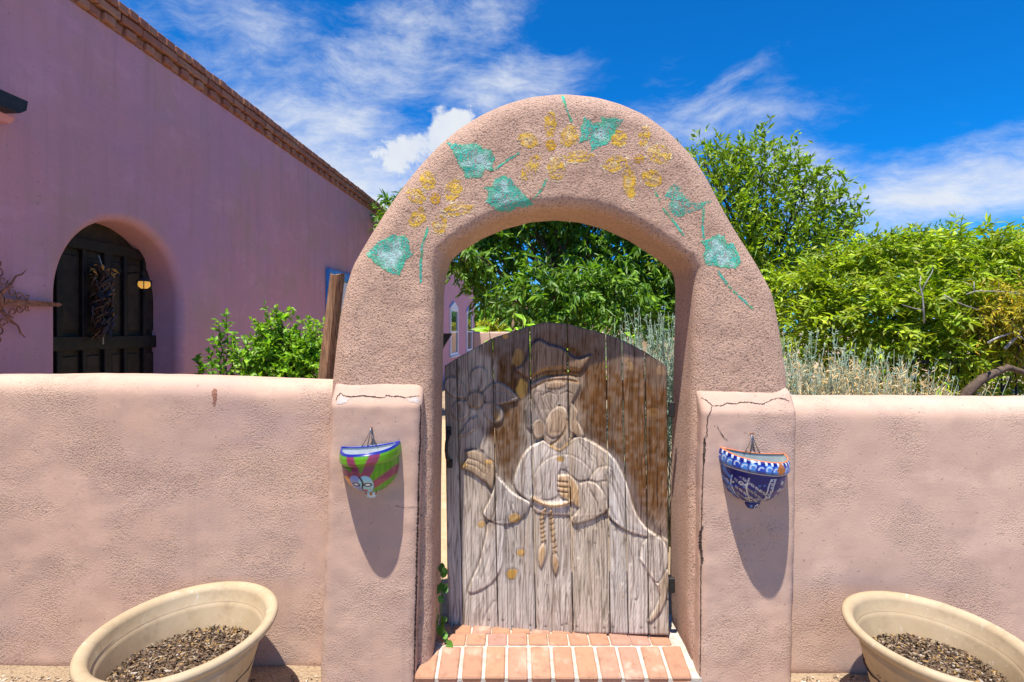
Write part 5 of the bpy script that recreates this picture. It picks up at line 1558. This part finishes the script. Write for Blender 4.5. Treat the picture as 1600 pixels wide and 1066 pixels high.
C_ = np.array([lob[i][0] for i in li]); R_ = np.array([lob[i][1] for i in li])
dv = nrmz(rng.normal(size=(NC, 3)) + np.array([0, -.5, .25])); cp = C_ + dv * (R_ * rng.random(NC) ** .35)[:, None]
ax = nrmz(dv * .8 + rng.normal(size=(NC, 3)) * .5 + np.array([0, -.1, .15])); al = .20 + .14 * rng.random(NC)
per = 11
s = np.tile(np.concatenate([np.repeat(np.linspace(.18, .92, 5), 2), [1.0]]), NC)
sd_ = np.tile(np.array([1, -1] * 5 + [0]), NC)
CP, AX, AL = np.repeat(cp, per, 0), np.repeat(ax, per, 0), np.repeat(al, per)
sv = nrmz(np.cross(AX, np.array([0, 0, 1.0]) + .3 * np.repeat(rng.normal(size=(NC, 3)), per, 0)))
pos = CP + AX * (AL * s)[:, None]; pos[:, 2] -= .22 * AL * s * s
dr = AX * .65 + sv * sd_[:, None] * .9 + np.array([0, 0, -.30]) + rng.normal(size=(NC * per, 3)) * .38
N = len(pos)
col = pal_mix(rng, N, [(.12, .21, .016), (.19, .28, .018), (.29, .37, .03), (.06, .125, .012), (.035, .08, .012), (.34, .33, .05)], .18) * np.repeat(1 + .24 * rng.normal(size=(NC, 1)), per, 0).clip(.6, 1.5)
leaf_obj('foliage', pos, dr, .086 * (.6 + .9 * rng.random(N)), .025 * (.7 + .7 * rng.random(N)), col, M['leaf'], vine, rng=rng, fold=.2)
paths = []
for (c, r) in lob:
    p0 = np.array((c[0] + rng.uniform(-.3, .3), c[1] + .1, .0)); paths.append((wig(p0, c, 7, .05, rng), np.linspace(.022, .006, 7)))
tubes('stem', paths, M['bark'], vine, 5)
# grey dead branches poking through it
dead = []
def bpath(pts, D, r_): return ([P(x, y, D) for x, y in pts], list(np.linspace(r_, r_ * .4, len(pts))))
D_ = 4.75
dead += [bpath([(1444, 505), (1443, 480), (1441, 460), (1437, 445), (1439, 432)], D_, .0075), bpath([(1440, 462), (1430, 455), (1424, 452)], D_, .004), bpath([(1440, 455), (1449, 438), (1455, 428), (1458, 421)], D_, .005),
         bpath([(1442, 485), (1425, 481), (1409, 476)], D_, .004), bpath([(1475, 461), (1492, 471), (1515, 480), (1530, 484)], D_, .005), bpath([(1510, 460), (1525, 455), (1545, 455), (1575, 456), (1600, 462)], D_, .005),
         bpath([(1522, 456), (1522, 440)], D_, .006), bpath([(1543, 536), (1560, 527), (1583, 520), (1610, 505)], D_, .011), bpath([(1570, 545), (1590, 525), (1600, 510)], D_, .014), bpath([(1583, 520), (1600, 530), (1620, 535)], D_, .010)]
tag(tubes('dead_branch', dead[:4], M['twig'], None, 6), 'bare grey twig forking upward in front of the green vine', 'branch', 'dead branches')
tag(tubes('dead_branch', dead[4:7], M['twig'], None, 6), 'thin bare grey twig lying level below the vine tops', 'branch', 'dead branches')
tag(tubes('dead_branch', dead[7:], M['twig'], None, 6), 'thick pale grey dead branch above the iron fence at the right edge', 'branch', 'dead branches')
tubes('branch', [bpath([(1500, 640), (1512, 612), (1535, 592), (1560, 580), (1575, 574), (1600, 582), (1640, 585)], 4.7, .045)], M['bark'], vine, 8)
# yellowish fine-leaved bush at the right edge
L = lobes_px([(1560, 480, 36), (1600, 490, 44), (1540, 500, 26), (1590, 520, 40), (1640, 500, 50)], 4.9)
tree('juniper_bush', (P(1600, 517, 4.9).x, 4.9, 0), P(1600, 540, 4.9), L, 520, 16, .05, .012, [(.20, .22, .03), (.30, .27, .04), (.42, .26, .03), (.13, .17, .03)], 'fine yellow-green bush with orange tips at the right edge', 'bush', None, 61, -.5, .2, .03, .6, .0)
# iron fence behind the right wall
fe = empty('iron_fence', (P(1500, 517, 5.0).x, 5.0, 0), 'black iron picket fence half hidden under the vines behind the right wall', 'fence')
for k in range(14):
    x = P(1430 + k * 22.5, 517, 5.0).x
    tubes('picket', [([(x, 5.0, 0), (x, 5.0, 1.40)], .009)], M['iron'], fe, 6)
for z in (1.33, .15):
    box('rail', (P(1576, 517, 5.0).x, 5.0, z), (1.75, .025, .03), M['iron'], fe, .004)

# silver sage and dry tufts
def sage(x, y0, spread, h, D, n, label, seed, cs=((.20, .30, .22), (.30, .40, .31), (.15, .24, .17)), group='silver sage plants', lean=.16, name='sage_bush', cat='shrub', lw=(.020, .006), per=34, mat=None):
    rng = np.random.default_rng(seed)
    c = P(x, 517, D); base = np.array((c.x, D, 0))
    root = empty(name, base, label, cat, group)
    paths, pos, dr = [], [], []
    for i in range(n):
        b0 = base + np.array([rng.normal() * spread * .35, rng.normal() * spread * .3, 0])
        e = b0 + np.array([rng.normal() * lean + (b0[0] - base[0]) * .5, rng.normal() * lean, h * rng.uniform(.72, 1.03)])
        p = wig(b0, e, 6, .02, rng); paths.append((p, np.linspace(.004, .0014, 6)))
        t_ = .35 + .65 * rng.random(per); j = np.minimum(4, (t_ * 5).astype(int)); q = p[j] + (p[j + 1] - p[j]) * (t_ * 5 - j)[:, None]
        pos.append(q); dr.append(nrmz(rng.normal(size=(per, 3)) * .8 + np.array([0, 0, .9])))
    pos, dr = np.concatenate(pos), np.concatenate(dr); N = len(pos)
    leaf_obj('foliage', pos, dr, lw[0] * (1 + 1.2 * rng.random(N)), lw[1] * (.8 + .7 * rng.random(N)), pal_mix(rng, N, cs, .15) / GAIN * 1.25, mat or M['sage'], root, rng=rng)
    tubes('stem', paths, M['sagestem'], root, 3)
    return root
M['sagestem'] = plain('silvery_stem', (.26, .32, .24), .8, .1, 0, .2, 30)
M['straw'] = plain('straw_stem', (.50, .35, .17), .85, .1, 0, .3, 30)
sage(1250, 0, .34, 1.58, 4.0, 70, 'silver-green sage bush right beside the arch behind the right wall', 71)
sage(1305, 0, .32, 1.50, 4.1, 65, 'silver-green sage bush above the dry tan tufts behind the right wall', 72)
sage(1375, 0, .30, 1.45, 4.2, 55, 'silver-green sage bush meeting the green vine behind the right wall', 73)
sage(1022, 0, .42, 1.74, 4.4, 130, 'tall silver-green sage bush seen between the gate and the right side of the arch', 74, lean=.12)
sage(985, 0, .30, 1.55, 4.9, 60, 'lower silver-green sage bush just above the gate top inside the arch', 75)
sage(1072, 0, .36, 1.70, 4.3, 80, 'silver-green sage bush mostly hidden behind the right arch pillar', 76)
SC = ((.58, .40, .19), (.50, .31, .13), (.64, .50, .28))
for i, (x, h) in enumerate(((1280, 1.44), (1345, 1.40), (1425, 1.36))):
    sage(x, 0, .30, h, 3.7, 150, ('dry tan grass tuft below the tallest sage behind the right wall', 'dry tan grass tuft in the middle of the sage behind the right wall', 'small dry orange grass tuft beside the vine behind the right wall')[i], 80 + i, SC, 'dry grass tufts', .14, 'dry_grass', 'grass tuft', (.026, .0045), 30)

# plants in front of the house wall
L = lobes_px([(392, 560, 20), (425, 550, 26), (455, 552, 26), (480, 555, 28), (420, 515, 16), (432, 500, 10), (490, 525, 16), (460, 585, 28), (405, 590, 26), (495, 580, 26), (440, 530, 18)], 4.6)
tree('rose_bush', (P(450, 517, 4.6).x, 4.6, 0), P(450, 590, 4.6), L, 620, 9, .042, .027, [(.10, .22, .03), (.16, .30, .04), (.23, .36, .06), (.07, .16, .025)], 'bright green rose bush in front of the mauve house wall', 'bush', None, 91, -.15, .11, .03, .7, .2, shell=.4)
rng = np.random.default_rng(95)
sap = empty('leafy_sapling', (P(350, 517, 4.7).x, 4.7, 0), 'slender leafy sapling beside the rose bush by the house', 'sapling')
paths, pos, dr = [], [], []
for (x0, y0, x1, y1) in ((352, 640, 354, 490), (350, 640, 342, 500), (356, 640, 368, 520), (340, 640, 325, 550), (335, 640, 306, 562), (358, 640, 372, 545), (345, 640, 335, 530)):
    a, b_ = np.array(P(x0, y0, 4.7)), np.array(P(x1, y1, 4.7 + rng.uniform(-.15, .15)))
    p = wig(a, b_, 8, .02, rng); paths.append((np.concatenate([[[a[0], a[1], 0]], p]), np.linspace(.008, .002, 9)))
    for k in range(46):
        t_ = .25 + .75 * rng.random(); j = min(6, int(t_ * 7)); q = p[j] + (p[j + 1] - p[j]) * (t_ * 7 - j)
        v = rng.normal(size=3); v[2] = abs(v[2]) * .6 + .2; pos.append(q); dr.append(v)
pos, dr = np.array(pos), np.array(dr); N = len(pos)
leaf_obj('foliage', pos, dr, .062 * (.6 + .7 * rng.random(N)), .030 * (.7 + .6 * rng.random(N)), pal_mix(rng, N, [(.09, .22, .03), (.15, .31, .05), (.06, .15, .025)], .15), M['leaf'], sap, rng=rng)
tubes('stem', paths, M['bark'], sap, 5)

# weed growing at the foot of the gate
rng = np.random.default_rng(97)
weed = empty('creeping_weed', P(693, 1000, 2.86), 'small round-leaved green weed climbing by the left foot of the gate', 'weed')
V, Fc, Cc = [], [], []
st = [P(690, 1003, 2.84), P(689, 960, 2.84), P(691, 920, 2.84), P(690, 885, 2.84)]; st2 = [P(692, 985, 2.82), P(697, 1000, 2.80), P(702, 1012, 2.77)]
for k in range(30):
    if k < 22:
        t_ = rng.random() * 3; j = min(2, int(t_)); c = np.array(st[j].lerp(st[j + 1], t_ - j)) + rng.normal(size=3) * np.array([.014, .012, .01])
    else:
        t_ = rng.random() * 2; j = min(1, int(t_)); c = np.array(st2[j].lerp(st2[j + 1], t_ - j)) + rng.normal(size=3) * .008
    r_ = rng.uniform(.010, .021); nr_ = nrmz(rng.normal(size=3) * .5 + np.array([.1, -1, .7])); s_ = nrmz(np.cross(nr_, [0, 0, 1])); u_ = np.cross(s_, nr_)
    b0 = len(V); col = np.array((.10, .24, .03)) * rng.uniform(.6, 1.6)
    V.append(c - nr_ * .003); Cc.append(col)
    for a in range(8):
        an = a * math.pi / 4; V.append(c + (s_ * math.cos(an) * .85 + u_ * math.sin(an) * (1.15 if a != 2 else 1.35)) * r_); Cc.append(col)
    for a in range(8): Fc.append((b0, b0 + 1 + a, b0 + 1 + (a + 1) % 8))
mesh('leaves', np.array(V), Fc, M['leaf'], weed, False, np.array(Cc))
tubes('stem', [(st, .0025), (st2, .002)], plain('weed_stem', (.16, .22, .05)), weed, 4)

# ------------------------------------------------------------------ far garden beyond the gate
V, Fc = rslab(-1.75, 5.5, 25.6, 25.9, -.05, 1.55, .08, .35, .01, 1)
fw = mesh('courtyard_wall', V, Fc, M['wall']); weld(fw)
tag(fw, 'far low pink wall meeting the end of the house, seen over the gate', 'wall')
bl_ = []
# broad-leaved plants just behind the gate
def broadleaf(x, D, h, n, label, seed, cs, Lw=(.24, .085), cat='plant', sp=.16):
    rng = np.random.default_rng(seed)
    c = P(x, 517, D); root = empty('broadleaf_plant', (c.x, D, 0), label, cat, 'broad-leaved plants behind the gate')
    pos, dr, paths = [], [], []
    for k in range(n):
        b0 = np.array((c.x + rng.normal() * sp, D + rng.normal() * sp, 0)); e = b0 + np.array([rng.normal() * .10, rng.normal() * .10, h * rng.uniform(.8, 1.0)])
        p = wig(b0, e, 5, .02, rng); paths.append((p, np.linspace(.012, .004, 5)))
        for q in range(12):
            t_ = .55 + .45 * rng.random(); pos.append(b0 + (e - b0) * t_); v = rng.normal(size=3); v[2] = rng.uniform(-.2, .8); dr.append(v)
    pos, dr = np.array(pos), np.array(dr); N = len(pos)
    leaf_obj('foliage', pos, dr, Lw[0] * (.6 + .7 * rng.random(N)), Lw[1] * (.7 + .6 * rng.random(N)), pal_mix(rng, N, cs, .15), M['leaf'], root, rng=rng)
    tubes('stem', paths, M['bark'], root, 4)
BC = [(.12, .26, .03), (.20, .36, .05), (.26, .42, .07)]
broadleaf(800, 7.5, 1.80, 7, 'tall broad-leaved plant left of centre above the gate top', 101, BC)
broadleaf(845, 8.0, 1.74, 8, 'broad-leaved plant behind the highest point of the gate', 102, BC, sp=.22)
broadleaf(950, 7.6, 1.58, 7, 'low broad-leaved plant right of centre above the gate top', 103, BC, (.16, .07))
# old trunk with a sawn limb
c = P(812, 517, 14)
tag(tubes('tree_stump', [([(c.x, 14, 0), P(811, 500, 14), P(812, 478, 14), P(808, 460, 14)], [.24, .19, .16, .13]), ([P(811, 497, 14), P(822, 478, 14), P(832, 466, 14)], [.14, .11, .09])], plain('sawn_trunk', (.42, .29, .19), .9, .1, 0, .3, 8, .01, 40), None, 9), 'pale tan sawn-off tree trunk behind the gate left of centre', 'tree stump')
# far trees and shrubs
for i, (x, y, r_, D, cs, lb) in enumerate(((752, 497, 13, 45, [(.07, .16, .04), (.10, .21, .05)], 'far green tree beside the house corner'), (775, 494, 14, 46, [(.07, .16, .04), (.11, .22, .05)], 'far green tree left of the pale stump'), (798, 490, 15, 47, [(.06, .15, .04), (.10, .20, .05)], 'far green tree behind the pale stump'))):
    L = lobes_px([(x, y, r_), (x - 8, y + 8, r_ * .7), (x + 8, y + 6, r_ * .7), (x, y + 14, r_)], D)
    tree('far_tree', (P(x, 517, D).x, D, 0), P(x, 512, D), L, 260, 10, .30, .14, cs, lb, 'tree', 'far trees beyond the courtyard', 110 + i, -.1, .5, .15, .8, .2)
L = lobes_px([(757, 514, 10), (768, 513, 9), (780, 515, 8)], 27.5)
tree('yellow_shrub', (P(767, 517, 27.5).x, 27.5, 0), P(767, 525, 27.5), L, 260, 10, .12, .05, [(.26, .28, .03), (.34, .32, .05), (.16, .22, .03)], 'yellow-green shrub over the far pink wall', 'shrub', None, 120, .1, .2, .05, .7, .4)
# tan outbuilding far behind on the right
tb = empty('tan_outbuilding', (P(985, 517, 34).x, 34, 0), 'far tan adobe outbuilding glimpsed behind the sage', 'building')
box('wall', (P(1000, 517, 34).x, 36, 1.2), (5.0, 4, 2.6), plain('tan_adobe', (.50, .36, .21), .95, .1, 0, .15, 2), tb, .05)
box('roof', (P(1000, 517, 34).x, 36, 2.58), (5.3, 4.3, .14), plain('tan_adobe_cap', (.42, .30, .2), .95, .1, 0, .15, 2), tb, .03)
wn = box('window', (P(1016, 517, 34).x, 33.98, 1.6), (1.1, .06, .9), M['glass'], tb, .01)
box('frame', (P(1016, 517, 34).x, 33.96, 1.6), (.07, .05, .9), M['white'], wn, .005)
# distant hedge row closing the view
L = lobes_px([(x, 506, 12) for x in range(820, 1110, 14)], 40)
tree('far_tree', (P(960, 517, 40).x, 40, 0), P(960, 512, 40), L, 900, 10, .30, .14, [(.06, .14, .03), (.09, .19, .04)], 'dark row of far foliage behind the arch opening', 'tree', 'far trees beyond the courtyard', 130, -.1, .5, .15, .8, .2)

bpy.context.view_layer.update()
